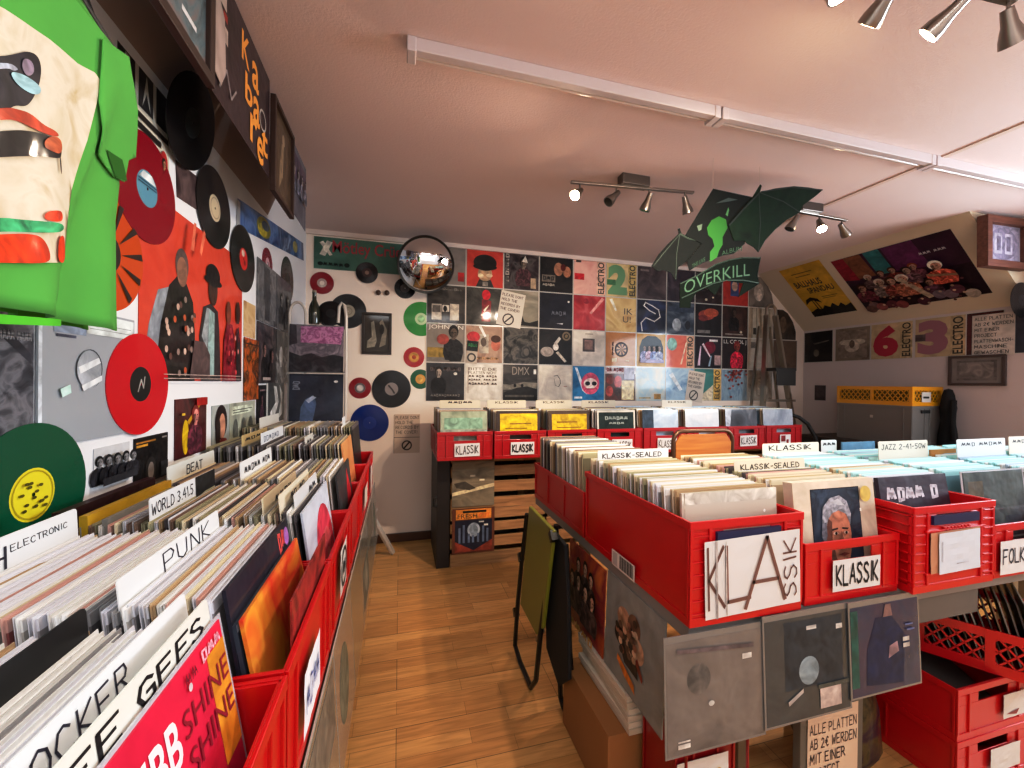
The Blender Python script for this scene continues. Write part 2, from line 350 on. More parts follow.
# sloping panels under the roof
b = MB()
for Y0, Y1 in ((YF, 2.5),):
    b.add([(XL,Y0,2.19),(XL,Y1,2.19),(-.6,Y1,ZC),(-.6,Y0,ZC),(XL,Y0,ZC),(XL,Y1,ZC)], [(0,1,2,3),(1,5,2),(0,3,4)], wallmat('#a08a80', '#8d776e'))  # shade behind the hanging posters put into this darker brown
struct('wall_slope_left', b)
SX0, SZ1 = 3.57, 1.885
b = MB(); Y0, Y1 = 1.8, YB
b.add([(SX0,Y0,ZC),(SX0,Y1,ZC),(XR,Y1,SZ1),(XR,Y0,SZ1),(XR,Y0,ZC),(XR,Y1,ZC)], [(0,1,2,3),(0,3,4)], SLOPEW); struct('wall_slope_right', b)
b = MB(); b.box(XL,YB-.02,ZC-.035,3.56,YB,ZC,mat('#dacdc4', .7)); struct('trim_1', b)
b = MB(); b.box(2.59,YF,ZC-.006,2.62,YB,ZC,mat('#d5bfb3', .8)); struct('trim_2', b)
b = MB(); b.box(XL,YB-.016,0,XR,YB,.07,mat('#4a2a18', .5)); struct('baseboard_back', b, bevel=.004)
b = MB(); b.box(XL,YF,0,XL+.016,YB-.02,.07,mat('#4a2a18', .5)); struct('baseboard_left', b, bevel=.004)

# ------------------------------------------------------------------ covers on the back wall
K = '#1d1b1c'; W_ = '#d9d2c6'
PX, PZ, CX0, CZ0, CW = .325, .3225, .203, 2.103, .313
def grid(r, c, label, base, art=(), outline=None, cat='record cover', w=CW, h=CW):
    x = CX0+PX*c+.006; z = CZ0-PZ*r+.005
    return sleeve('record_cover', label, cat, BW(x, z, .0015), w, h, base, art, outline=outline, plastic=outline is None)
def electro(bg, numcol, num, letc='#2a2018', band='#d8c29a'):
    a = [('r', .72, 0, 1, 1, band), ('t', 'ELECTRO', .76, .05, .96, .97, letc, 90, 0, .02)]
    return a + ([('t', num, .05, .06, .68, .95, numcol, 0, 0, .06)] if num else [])
dk = lambda *c: photo(c or ('#141314', '#2a2829', '#57524d'), 9)
grid(0, 0, 'dull grey sleeve with small red tag, partly behind the round mirror', '#8a8078', [('r',.8,.1,.97,.34,'#a32a2c'),('r',.3,.1,.5,.16,'#2a2624')])
grid(0, 1, 'bright red sleeve with a figure in a black hat, top row of back wall', photo(('#b8352c','#c9483a','#b03028'), 4), [('p',[(.25,0),(.75,0),(.66,.2),(.34,.2)],'#3a3634'),('e',.5,.36,.2,.2,'#b99a78'),('e',.5,.66,.32,.22,'#26211f'),('e',.5,.55,.33,.09,'#1c1817'),('e',.38,.3,.08,.06,'#d8c3a4'),('e',.62,.32,.09,.05,'#d8c3a4'),('r',.43,.02,.58,.14,'#8c867c')])
grid(0, 2, 'black and white cover with tall lettering down its left edge, top row of back wall', photo(('#171516','#3a2c2e','#5d5452','#23201f'), 8), [('h','~^~~^',.03,.2,.15,.98,'#b9aea2',1.1,90),('f',.55,.1,1.1,'#4a2b2f','#8a7868'),('r',.76,.05,.92,.34,'#a8957c'),('p',[(.5,.78),(.6,.95),(.68,.75)],'#cfc7ba')])
grid(0, 3, 'black cover with sleeping faces and block title lower left, top row of back wall', photo(('#100f10','#201d1d','#2c2827'), 5), [('e',.56,.66,.14,.19,'#a8785c'),('e',.82,.6,.12,.16,'#b9805f'),('e',.7,.72,.08,.1,'#5b1e1c'),('r',.06,.28,.46,.48,'#7c7064'),('h','^~^',.09,.32,.43,.45,'#2a2624',1.2),('h','~^~^~',.08,.16,.44,.24,'#cfc5b6',1.2)])
grid(0, 4, 'pale pink ELECTRO cover with a red tag, top row of back wall', photo(('#d8a79b','#e3b9aa','#d79f94'), 5), electro('', None, None, band='#dcb6a0')+[('r',.02,.42,.32,.6,'#c22a34'),('r',.06,.92,.22,.98,'#4a3a34')])
grid(0, 5, 'sage green cover with number 2 and ELECTRO in black, top row of back wall', '#d3bd8e', electro('', '#6f9a6c', '2', band='#c9b070')+[('r',.02,.34,.3,.5,'#4a7a52')])
grid(0, 6, 'murky purple brown cover left of the bat sign, top row of back wall', photo(('#2a2224','#4a3c3e','#6d5a58'), 7), [('r',.1,.84,.4,.9,'#7d6c68')])
grid(0, 7, 'dark violet cover mostly behind the bat sign, top row of back wall', photo(('#201b26','#3a3038','#544650'), 7))
grid(0, 8, 'near black cover half hidden by the bat sign ribbon, top row of back wall', photo(('#161314','#2c2022','#4a3a38'), 7), [('e',.4,.12,.05,.04,'#cfc0a8'),('e',.66,.2,.04,.03,'#cfc0a8')])
grid(0, 9, 'red and blue cover just under the bat sign ribbon, top row of back wall', photo(('#7a1e22','#b23630','#9a2a2a'), 6), [('r',.3,.3,.62,.95,'#3d4a74'),('e',.46,.62,.12,.16,'#b99a88')])
grid(0, 10, 'grey portrait cover cut off by the roof slope, top row of back wall', photo(('#4c4642','#7a7068','#98897c'), 5), [('e',.4,.5,.2,.3,'#a3968a'),('e',.42,.4,.1,.2,'#cbbcae')], outline=cutcard(CW, CW, [(1,.2),(.93,.48),(.72,.8),(.45,1)]))
grid(1, 0, 'dark cover with three small white pictures below a grey title, second row of back wall', photo(('#1d1a18','#3a3430','#5a524a'), 8), [('r',.12,.08,.38,.5,'#b9b0a2'),('r',.14,.28,.35,.46,'#6d645c'),('r',.4,.3,.58,.48,'#d0c7b9'),('e',.47,.38,.05,.08,'#1c1918'),('r',.6,.08,.84,.52,'#c2b8a8'),('h','^~~^~~^~',.08,.86,.9,.95,'#8e8478',1.2)])
grid(1, 1, 'dark cover with a glowing red figure, second row of back wall', photo(('#1b1817','#44403a','#68655a'), 6), [('e',.54,.82,.12,.14,'#c22634'),('p',[(.42,.1),(.66,.1),(.68,.66),(.42,.7)],'#8a2830'),('p',[(.46,.4),(.62,.56),(.6,.5),(.5,.36)],'#f0d9c2'),('r',.4,.24,.66,.29,'#e0a898')])
grid(1, 2, 'grey sky cover with a spire on the skyline, second row of back wall', photo(('#6d675e','#97907f','#b7ae9c'), 3, stretch=(1,2,1)), [('p',[(.3,.05),(1,.02),(1,.2),(.75,.12),(.6,.14),(.57,.2),(.54,.3),(.51,.18),(.38,.1)],'#2c2826')])
grid(1, 3, 'navy black cover with faint silver writing, second row of back wall', photo(('#13131a','#1c1d27','#272833'), 5), [('e',.88,.78,.035,.03,'#d8d2c8'),('h','~~^~',.36,.36,.8,.5,'#80818c'),('p',[(.5,.14),(.72,.16),(.7,.12)],'#b4b2b4')])
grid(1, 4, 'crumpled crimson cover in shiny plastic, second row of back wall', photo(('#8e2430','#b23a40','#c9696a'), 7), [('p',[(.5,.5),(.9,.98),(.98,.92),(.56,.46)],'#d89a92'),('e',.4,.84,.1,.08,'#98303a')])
grid(1, 5, 'golden cover with stacked dark letters, second row of back wall', photo(('#c9a660','#e0c78e','#b88a4a'), 4), [('t','IK',.6,.52,.88,.7,'#4a3a28'),('t','U!',.56,.28,.82,.46,'#4a3a28'),('p',[(.1,.95),(.3,.6),(.36,.62),(.2,.97)],'#f4ead0')])
SW = [(.2,.2),(.26,.34),(.36,.44),(.56,.4),(.7,.42),(.78,.56),(.7,.72),(.52,.82),(.36,.9),(.28,.84),(.38,.7),(.54,.62)]
def ribbon(pts, w, c):
    o = []
    for (ax, ay), (bx, by) in zip(pts, pts[1:]):
        dx, dy = bx-ax, by-ay; l = math.hypot(dx, dy); dx *= w/l/2; dy *= w/l/2
        o.append(('p', [(ax-dy-dx,ay+dx-dy),(ax+dy-dx,ay-dx-dy),(bx+dy+dx,by-dx+dy),(bx-dy+dx,by+dx+dy)], c))
    return o
grid(1, 6, 'black blue cover with a looping white outline, second row of back wall', photo(('#12131c','#1c2136','#31406a'), 4), ribbon([(.18,.06),(.14,.3),(.3,.46),(.6,.36),(.8,.5),(.74,.72),(.5,.84),(.28,.92),(.22,.82),(.42,.68),(.62,.6)], .035, '#d8d4cf'))
grid(1, 7, 'slate blue street scene cover below the bat sign, second row of back wall', photo(('#232833','#46505e','#79838c'), 6, stretch=(1,2,1)), [('e',.36,.3,.16,.2,'#a8adb0'),('r',.04,.7,.96,.86,'#3c4657'),('e',.76,.3,.1,.14,'#2a2c33')])
grid(1, 8, 'black cover with a red cloud, second row of back wall', photo(('#151314','#231e20','#302629'), 5), [('e',.42,.66,.3,.16,'#98443a'),('e',.6,.74,.28,.14,'#b5573f'),('e',.3,.56,.18,.1,'#7a3230'),('r',.08,.08,.56,.18,'#7d7672')])
grid(1, 9, 'brown black cover with a dim standing figure, second row of back wall', photo(('#1d1513','#3a2420','#55342a'), 6), [('f',.45,.2,1.0,'#171212','#4d3a32'),('r',.1,.07,.8,.11,'#8c8078'),('e',.72,.17,.05,.04,'#cdbfa8')])
grid(1, 10, 'cream striped cover standing behind the ladder top, second row of back wall', '#b9ac98', [('r',x,0,x+.035,1,'#8b7d6c') for x in (.12,.3,.48,.66,.84)]+[('r',.18,.12,.3,.34,'#3a332d')])
grid(1, 11, 'dark cover with its top corner cut by the roof slope, second row of back wall', photo(('#211c1a','#3c332e','#5a4a40'), 5), [('e',.4,.5,.14,.28,'#6d5848')], outline=cutcard(CW*.95, CW, [(1,.28),(.86,.62),(.62,.9),(.4,1)]))
grid(2, 0, 'grey beige cover with broad white capitals and a seated player, third row of back wall', photo(('#6d655c','#8c8378','#9c9284'), 4), [('t','JOHNSEN',.04,.84,.96,.98,'#e6dfd2'),('r',.02,.12,.5,.38,'#98803c'),('f',.7,.05,1.25,'#1d1a1a','#6d5a4c'),('e',.42,.6,.16,.14,'#9c4a3e'),('r',.6,.02,.9,.2,'#191717')])
grid(2, 1, 'collage cover with a smiling child portrait, third row of back wall', photo(('#6d5548','#b59a84','#a5826c'), 6), [('e',.82,.5,.13,.17,'#c07860'),('e',.82,.66,.14,.1,'#5a3a2c'),('r',.36,.26,.62,.78,'#b5aa9a'),('e',.48,.56,.08,.12,'#6a5a4e'),('e',.2,.7,.18,.14,'#b23a3e'),('p',[(.34,.98),(.5,.7),(.56,.72),(.42,.99)],'#efe6d8'),('h','~^~^~',.3,.08,.9,.16,'#c9a070',1)])
grid(2, 2, 'black grey cover of tangled scribbled figures, third row of back wall', photo(('#171615','#33312f','#6c665e','#2b2928'), 13))
grid(2, 3, 'black cover with white posing dancers and a sun badge, third row of back wall', photo(('#131213','#1d1b1c','#2a2827'), 5), [('e',.24,.36,.2,.14,'#a89e94'),('e',.5,.5,.09,.1,'#cfc6bb'),('p',[(.44,.6),(.6,.8),(.66,.74),(.52,.55)],'#c9c0b4'),('p',[(.5,.34),(.78,.06),(.84,.1),(.58,.38)],'#c2b8aa'),('o',.82,.82,.13,.05,'#7d6a50'),('e',.82,.82,.05,.05,'#8e7a5c')])
grid(2, 4, 'plain white cover with one small square photo, third row of back wall', '#d9cfc2', [('r',.3,.4,.68,.78,'#5d5452'),('r',.36,.46,.62,.74,'#8a7068'),('r',.38,.9,.62,.93,'#a59a8c')])
grid(2, 5, 'tan cover with a round black emblem, third row of back wall', photo(('#b57a45','#c68c54','#a86e3c'), 4), [('o',.52,.5,.22,.05,'#3a2618')]+[('p',[(.52,.5),(.52+.19*math.cos(a),.5+.19*math.sin(a)),(.52+.19*math.cos(a+.3),.5+.19*math.sin(a+.3))],'#3a2618') for a in [k*PI/4 for k in range(8)]]+[('r',.2,.12,.36,.24,'#e6cfa8'),('r',.66,.14,.78,.18,'#e0c89e'),('h','~~~',.2,.3,.26,.72,'#4a301c',.8,90)])
grid(2, 6, 'gold cover with a group under a black arch, third row of back wall', '#c79c54', [('p',[(.1,.16),(.92,.16),(.92,.6),(.84,.82),(.66,.94),(.36,.94),(.18,.82),(.1,.6)],'#1e1b22')]+[('f',x,.2,.62,c,'#a07a68') for x, c in ((.26,'#8c8ab0'),(.42,'#b58ea0'),(.58,'#7d86b8'),(.76,'#a3a8c8'))]+[('r',.1,.12,.92,.22,'#b9b0d0')])
grid(2, 7, 'salmon pink cover with ELECTRO down its right side, third row of back wall', photo(('#d86a58','#e88c76','#cf5448'), 4), electro('', None, None, band='#ddb497')+[('e',.2,.72,.18,.2,'#9fc6bc'),('p',[(.5,.1),(.7,.8),(.74,.8),(.56,.1)],'#f3cbb4')])
grid(2, 8, 'black cover crossed by bright light beams and red haze, third row of back wall', photo(('#141218','#221b24','#30242e'), 4), [('e',.56,.66,.22,.2,'#7e1f34'),('p',[(.1,.08),(.2,.7),(.24,.7),(.2,.08)],'#cfb8c4'),('p',[(.26,.75),(.56,.35),(.6,.38),(.32,.8)],'#e6ccd0'),('p',[(.5,.06),(.6,.4),(.64,.4),(.58,.06)],'#9cb2c0'),('r',.54,.85,.86,.92,'#d8d0cc'),('r',.74,.1,.98,.42,'#b59a98')])
grid(2, 9, 'black cover with white capitals over a figure in red, third row of back wall', photo(('#171112','#22191a','#2b1d1e'), 4), [('t','LL COOL J',.06,.78,.95,.94,'#ddd5ce'),('f',.58,.02,1.2,'#b31f38','#8a3a30','#7a2426')])
grid(2, 10, 'pale cover behind the ladder rails, third row of back wall', photo(('#a3978a','#b9ad9e','#8d8276'), 4), [('r',.1,.7,.3,.9,'#6a6058')])
grid(2, 11, 'dull brown cover right of the ladder, third row of back wall', photo(('#4c3c34','#6d584a','#5a483e'), 4))
grid(3, 0, 'charcoal cover with a man in a dark coat, bottom row of back wall', photo(('#201e1f','#2f2c2d','#3c3839'), 4), [('h','^~~ ~^~~^',.1,.78,.9,.9,'#6a5a54',1.2),('f',.32,.2,.95,'#141314','#a89a8c'),('h','~~^~~^~~~~^',.12,.1,.88,.18,'#a89e94'),('e',.76,.72,.05,.04,'#cfc8bc')])
grid(3, 1, 'white card with five handwritten lines, bottom row of back wall', '#ddd3c6', [('h',t,.08,.82-.1*i,.86,.9-.1*i,'#3f3733',.8) for i, t in enumerate(('BITTE DIE','PLATTEN NICHT','~~ ~^~ ~~^~','~^~~~, ~~~ ~~','~^~~~^~ ~~'))]+[('r',.06,.2,.075,.9,'#8d8278')], cat='sign')
grid(3, 2, 'dark cover with three tall grey letters over a grey road, bottom row of back wall', photo(('#2a2725','#46413c','#5f5951'), 5, stretch=(1,3,1)), [('t','DMX',.26,.72,.76,.94,'#a59a8c'),('p',[(0,.3),(1,.34),(1,.5),(.6,.52),(.2,.44),(0,.46)],'#8b8376'),('p',[(0,0),(1,0),(1,.32),(.7,.4),(.4,.36),(0,.22)],'#2b2826'),('e',.34,.42,.04,.05,'#1a1817'),('e',.55,.42,.04,.05,'#1a1817'),('r',.88,.74,.96,.88,'#e0d8cc'),('r',.06,.1,.9,.16,'#5f5850')])
grid(3, 3, 'white cover with a tiny ink sketch, bottom row of back wall', '#ddd2c2', ribbon([(.46,.7),(.56,.72),(.64,.62),(.66,.5),(.6,.4)], .016, '#5a544e')+ribbon([(.46,.62),(.5,.44),(.58,.4)], .012, '#8a8278')+[('r',.76,.4,.86,.42,'#b98a7a')])
grid(3, 4, 'blue cover with a pink round face, bottom row of back wall', photo(('#1f6f9a','#2f88b4','#185a84'), 4), [('p',[(.06,.96),(.14,.96),(.4,.3),(.5,.2),(.44,.18),(.3,.3)],'#dfe6ea'),('e',.56,.5,.29,.32,'#d2607c'),('e',.56,.5,.22,.16,'#efd2c8'),('e',.47,.5,.08,.06,'#1c1a20'),('e',.68,.5,.08,.06,'#1c1a20'),('r',.44,.33,.7,.36,'#b23c56'),('r',.05,.06,.3,.12,'#e2eaee')])
grid(3, 5, 'collage cover of red faces with a cream card in front, bottom row of back wall', photo(('#3a2a2a','#6d4a46','#3c444a'), 6), [('r',0,.8,1,1,'#cfc0bc'),('h','^~ ~^~^',.04,.86,.6,.98,'#a32a30',1.3),('e',.16,.62,.13,.14,'#8e4a44'),('e',.42,.56,.13,.18,'#c2625e'),('e',.14,.28,.12,.16,'#b85a54'),('e',.42,.26,.1,.14,'#5a4c4c'),('r',.54,.02,.96,.6,'#d9c49a'),('r',.56,.04,.94,.4,'#e0d2b4'),('r',.62,.64,.96,.98,'#b5b4c0')])
grid(3, 6, 'washed out white and ice blue cover, bottom row of back wall', photo(('#d9d5c8','#b4ccd4','#e8dcc4'), 6), [('r',.62,.04,.86,.2,'#b8945a'),('r',.1,.06,.5,.1,'#c9b890')])
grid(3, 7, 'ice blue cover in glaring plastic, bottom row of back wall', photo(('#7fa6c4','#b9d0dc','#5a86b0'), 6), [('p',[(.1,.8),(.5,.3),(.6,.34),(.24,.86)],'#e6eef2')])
grid(3, 8, 'teal ELECTRO cover behind a taped notice, bottom row of back wall', '#4f8a84', electro('', None, None, band='#cfae62')+[('p',[(.0,.0),(.7,0),(.7,.5),(.3,.2)],'#d8ccb4')])
grid(3, 9, 'steel blue cover with a hanging cluster of red dots, bottom row of back wall', photo(('#6f8ba0','#93a9b6','#55758e'), 5, stretch=(3,1,1)), [('e',rnd.gauss(.5,.16),.98-abs(rnd.gauss(0,.26)),.04,.035,rnd.choice(['#8a3a38','#a85850','#6d2c30'])) for k in range(46)])
grid(3, 10, 'grey cover behind the foot of the ladder, bottom row of back wall', photo(('#8d8176','#b3a798','#6d625a'), 5), [('r',.4,.2,.8,.7,'#c9bfae')])
# notices taped over the covers
def notice(label, M, w, h, lines, ban=True):
    b = MB(); b.box(0,0,0,w,h,.0008,mat('#d6cbbd', .6)); A = Art(b, w, h, .0008); A.flat = True
    n = len(lines); top = .96; y = .42 if ban else .05; st = (top-y)/n
    for i, t in enumerate(lines): A.hand(t, .06, top-st*(i+.82), min(.95, .1+.075*len(t)), top-st*(i+.18), '#352c2a', .9)
    if ban:
        A.ring(.45, .2, .17, .035, '#352c2a'); A.run(ribbon([(.33,.1),(.57,.3)], .045, '#352c2a'))
    return tag(b.obj('notice', None, M), label, 'sign')
def tilt(M, a): return M @ Matrix.Rotation(a, 4, 'Z')
LN = ('PLEASE DONT','HOLD THE','RECORDS BY','THE COVER!')
notice('handwritten notice with a ban symbol taped across two second-row covers', tilt(BW(.79,1.80,.0072), -.16), .22, .30, LN)
notice('handwritten notice with a ban symbol on the ice blue covers, bottom row of back wall', tilt(BW(2.70,1.145,.0072), -.14), .2, .30, LN)
b = MB(); b.box(0,0,0,.205,.315,.0008,mat('#cdbba8', .6)); A = Art(b, .205, .315, .0008)
for i, t in enumerate(LN): A.hand(t, .06, .87-.125*i, (.98,.74,.96,.9)[i], .96-.125*i, '#3f2f28', .75)
A.rect(0,.4,1,.412,'#4a382e'); A.rect(.0,0,.012,.98,'#4a382e'); A.ring(.5,.2,.13,.035,'#3a2b24'); A.run(ribbon([(.4,.13),(.58,.27)], .05, '#3a2b24'))
tag(b.obj('notice', None, BW(-.043,.715)), 'white handwritten notice with a ban symbol low on the back wall beside the blue record', 'sign')
o = sleeve('sticker', 'small green and black sticker between two third-row covers', 'sticker', tilt(BW(.53,1.46,.0072),-.08), .095, .19, '#b9ad9e', [('r',0,.55,1,1,'#16201a'),('h','~^~~',.1,.72,.9,.9,'#3f9a58',1.2),('o',.5,.26,.2,.07,'#2a2624')], t=.001)
# ------------------------------------------------------------------ small things on the back wall, left part
sleeve('banner', 'long dark green banner with red script lettering high on back wall', 'banner', BW(-.645,2.158,.002), .66, .245, photo(('#3f6658','#4d7666','#385a4e'), 3), [('p',[(.06,.45),(.12,.4),(.2,.85),(.14,.9)],'#cfcabd'),('p',[(.06,.82),(.1,.88),(.2,.46),(.17,.42)],'#cfcabd'),('e',.13,.64,.035,.12,'#d9d2c4'),('t','Mötley Crüe',.2,.42,.98,.92,'#a8303a',0,0,.012),('h','~~~~',.1,.1,.32,.22,'#16211d',.9),('e',.36,.16,.03,.07,'#16211d'),('e',.07,.16,.03,.06,'#16211d')], t=.003)
G7 = 'seven-inch records on the back wall'
def vb(x, z, R, c, lab, label, lr, g=None, marks=None, d=.001, hole=.004): return vinyl_record(label, BW(x, z, d), R, c, lab, lr, g, marks, hole)
vb(-.586,2.048,.085,'#8e1220','#b9a49a','small red single with a pale label near the left corner of the back wall',.035,G7,[('p',[(.1,.3),(.9,.3),(.6,.06),(.4,.06)],'#d8ccc2')],hole=.018)
vb(-.259,2.152,.083,'#17100f','#3a2222','small black single overlapping the green banner',.036,G7,[('e',.5,.5,.22,.22,'#a88a7c')],d=.008)
vb(.033,2.052,.083,'#141213','#4a4644','small black single half behind the round mirror',.036,G7)
vb(-.395,1.842,.134,'#121112','#a39a88','black record with pale label behind the rack hoops on the back wall',.05,None,[('o',.5,.5,.3,.05,'#7c7464')])
vb(-.535,1.80,.085,'#151314','#2a2626','small black single overlapped by a bigger black record above the rack',.03,G7,None,d=.006)
vb(.163,1.81,.14,'#0f8a26','#b9cda6','bright green record partly covered by record sleeves',.05,None,[('e',.5,.5,.3,.3,'#8cb47c')],d=-.0008)
vb(.109,1.495,.082,'#a3121c','#b9803c','small red single with orange label below the green record',.042,G7,[('e',.5,.5,.4,.4,'#c9a052'),('e',.5,.5,.2,.2,'#a8482c')])
vb(.162,1.317,.08,'#0d5a34','#c99a4a','small dark green single with golden label beside the charcoal cover',.04,G7,[('e',.5,.5,.3,.3,'#dcb868')],d=-.0008)
vb(-.303,1.241,.083,'#8c0f1c','#8a8482','small red single with silver label right of the rack',.04,G7,[('e',.5,.5,.3,.3,'#b9b4b0'),('o',.5,.5,.46,.08,'#4a3a40')],hole=.018)
vb(-.064,1.235,.15,'#0e0e10','#8e8480','large black record with grey slashed label above the notice',.052,None,ribbon([(.3,.75),(.55,.45),(.7,.2)],.12,'#3a3432'),d=.003)
vb(-.228,.965,.145,'#0a2a78','#0c2f86','deep blue record behind the far end of the left crate row',.05)
o = thing('framed_picture', 'small black framed photo on the back wall beside the rack', 'picture', BW(-.293,1.51))
b = MB(); fm = mat('#2a1c12', .4)
for q in ((0,0,.225,.02),(0,.31,.225,.33),(0,.02,.02,.31),(.205,.02,.225,.31)): b.box(q[0],q[1],0,q[2],q[3],.018,fm)
b.obj('frame', o, bevel=.002)
b = MB(); b.box(.02,.02,0,.205,.31,.006,photo(('#2a241f','#40372e','#57493c'), 5)); A = Art(b,.185,.29,.006,.02,.02)
A.run([('p',[(.1,.1),(.42,.14),(.5,.3),(.38,.85),(.26,.8),(.3,.4),(.12,.3)],'#98907f'),('p',[(.6,.12),(.86,.2),(.92,.6),(.72,.9),(.6,.8),(.74,.55)],'#857c6c'),('e',.7,.62,.1,.14,'#2a241f')]); b.obj('picture', o)
for i, (x, z) in enumerate(((-.172,2.0),(-.107,2.002))):
    o = thing('wall_knob', ('left' if i == 0 else 'right')+' one of two small brown knobs above the framed photo', 'knob', BW(x,z))
    b = MB(); b.lathe([(.0,.03),(.012,.028),(.02,.02),(.02,.012),(.01,.008),(.01,0)], mat('#4a3022', .4), 16); b.obj('knob_head', o, smooth=True)
    b = MB(); b.lathe([(.014,.0),(.014,.003),(.0,.003)], mat('#8a7a68', .4), 14); b.obj('base_plate', o)
# ------------------------------------------------------------------ left wall
def vl(y, z, R, c, lab, label, lr, d=.001, marks=None, g=None, hole=.004): return vinyl_record(label, LW(y,z,d), R, c, lab, lr, g, marks, hole)
POST = photo(('#c2422e','#d4533a','#bf3c2c'), 2.5, rough=.45)
pw, ph = .765, .545
sleeve('poster', 'big orange red poster of a band in glittering clothes on the left wall', 'poster', LW(1.366,1.292), pw, ph, POST, [
 ('p',[(.02,.0),(.3,.0),(.34,.3),(.24,.56),(.12,.5),(.06,.3)],'#8f97a0'),
 ('p',[(.1,0),(.42,0),(.42,.3),(.4,.5),(.34,.6),(.26,.62),(.2,.55),(.14,.32)],'#2a2323'),
 ('e',.3,.7,.055,.1,'#6a5a55'),('e',.3,.66,.045,.09,'#8c6a58'),
 ('p',[(.48,0),(.7,0),(.68,.36),(.66,.5),(.58,.54),(.5,.5),(.46,.3)],'#3c3638'),('p',[(.54,.04),(.62,.04),(.62,.48),(.56,.5)],'#8fa6a6'),('p',[(.48,.3),(.53,.5),(.56,.5),(.54,.2)],'#9aa3a8'),
 ('e',.6,.64,.05,.11,'#4a2c22'),('e',.6,.74,.078,.08,'#1b1718'),('e',.6,.7,.1,.03,'#1b1718'),
 ('p',[(.72,0),(.9,0),(.88,.3),(.84,.44),(.77,.44),(.73,.3)],'#8e1f2e'),('e',.79,.52,.032,.09,'#8a4a38'),
 ('p',[(.9,0),(.98,0),(.96,.3),(.93,.44),(.9,.4)],'#3a2a2c'),('e',.92,.55,.03,.09,'#4a2c24'),
 ('p',[(.36,.02),(.56,.02),(.56,.18),(.5,.26),(.4,.26)],'#5d4a4a')]
 +[('e',rnd.uniform(.14,.4),rnd.uniform(.04,.5),.012,.02,rnd.choice(['#b9603c','#9c8a84','#c9b0a4','#6a4a44'])) for k in range(26)]
 +[('e',rnd.uniform(.74,.88),rnd.uniform(.06,.4),.01,.02,rnd.choice(['#c94a50','#d8908a','#6d1824'])) for k in range(18)]
 +[('r',.1,.035,.9,.04,'#b9aaa4'),('r',.1,.012,.9,.017,'#b9aaa4'),('p',[(.3,.8),(.33,.98),(.35,.98),(.33,.8)],'#d8785c'),('p',[(.38,.82),(.42,.98),(.44,.96),(.4,.8)],'#d8785c')], t=.001)
vl(1.395,1.835,.15,'#8e0820','#5f97ac','dark red record with a blue label behind the green shirt sleeve',.05,.003,[('p',[(.1,.72),(.9,.72),(.7,.94),(.3,.94)],'#c9d2d4'),('r',.06,.56,.94,.6,'#35586c'),('r',.06,.64,.94,.68,'#35586c')])
vl(1.366,1.283,.139,'#c4001a','#131313','bright red record with a black label below the orange poster',.048,.006,ribbon([(.36,.3),(.5,.62),(.6,.4),(.66,.7)],.05,'#b5b0ac'))
vl(1.022,1.069,.14,'#0b5a3c','#e2d62a','dark green record with a yellow label at the left edge',.052,.006,[('o',.5,.5,.46,.03,'#b5a81c')]+[('e',rnd.uniform(.2,.8),rnd.uniform(.22,.75),.05,.03,'#5f5a18') for k in range(14)])
p_ = pl(192,123,0,-.655)
vinyl_record('big black record up where the left wall meets the slope', frame(p_,(0,1,0),(.21,0,1)), .143, '#0d0d0f', '#1b2326', .045)
vl(1.83,1.957,.15,'#0f0f10','#c9bda4','black record with a cream label above the orange poster',.05,.004,[('o',.5,.5,.4,.04,'#9c9078')])
vl(2.133,1.848,.148,'#0f0e0f','#c22a22','black record with a red label at the corner of the orange poster',.05,.004,[('e',.42,.75,.2,.16,'#e0c9bc'),('e',.6,.35,.12,.12,'#8a1a18')])
vl(2.495,1.925,.085,'#8e1034','#c9a8b0','small crimson single above the grey covers on the left wall',.034,.001,None,None,.012)
vl(2.905,1.935,.145,'#121111','#3a352f','black record right of the grey covers near the corner',.05)
vl(1.235,1.61,.145,'#c9551c','#2a1a14','orange and black streaked record peeking from behind the green shirt',.05,.002)
b = MB(); A = Art(b, .29, .29, .0045, -.145, -.145)
for k in range(12):
    a = k*PI/6+.1; b.poly([(.05*math.cos(a),.05*math.sin(a),.005),(.14*math.cos(a),.14*math.sin(a),.005),(.135*math.cos(a+.13),.135*math.sin(a+.13),.005)], '#2a120a')
b.obj('dark_streaks', [o for o in COL.objects if o.get('label','').startswith('orange and black')][0])
SLV = mat('#a3abb3', .35, coat=.4)
sleeve('record_cover', 'silver grey sleeve with a round window behind the red record', 'record cover', LW(1.035,1.155,.002), .305, .30, SLV, [('r',.0,0,.03,1,'#c3ccd4'),('r',.12,.8,.42,.98,'#98a8bc'),('r',.14,.77,.32,.79,'#5a5f74'),('r',.42,.82,.98,.98,'#c9d2d2'),('r',.45,.86,.94,.865,'#8c9498'),('r',.45,.9,.94,.905,'#8c9498'),('e',.455,.55,.13,.15,'#3c424a'),('e',.445,.545,.128,.148,'#a0a8b0'),('p',[(.33,.56),(.54,.64),(.56,.6),(.35,.51)],'#dfe6ea'),('p',[(.36,.42),(.57,.5),(.575,.46),(.38,.38)],'#dfe6ea'),('p',[(.16,.4),(.25,.43),(.26,.37),(.18,.34)],'#bfe6dc')], t=.004)
sleeve('record_cover', 'dark grey speckled sleeve at the left edge above the green record', 'record cover', LW(.715,1.12,.002), .31, .31, photo(('#2c2d35','#4a4c55','#7d7f88','#34353d'), 20), [('p',[(.72,.86),(.98,.66),(.98,.72),(.76,.92)],'#3a3b44'),('h','~~~~ ~~~~',.76,.8,.98,.86,'#b5b8c0',.8)], t=.004)
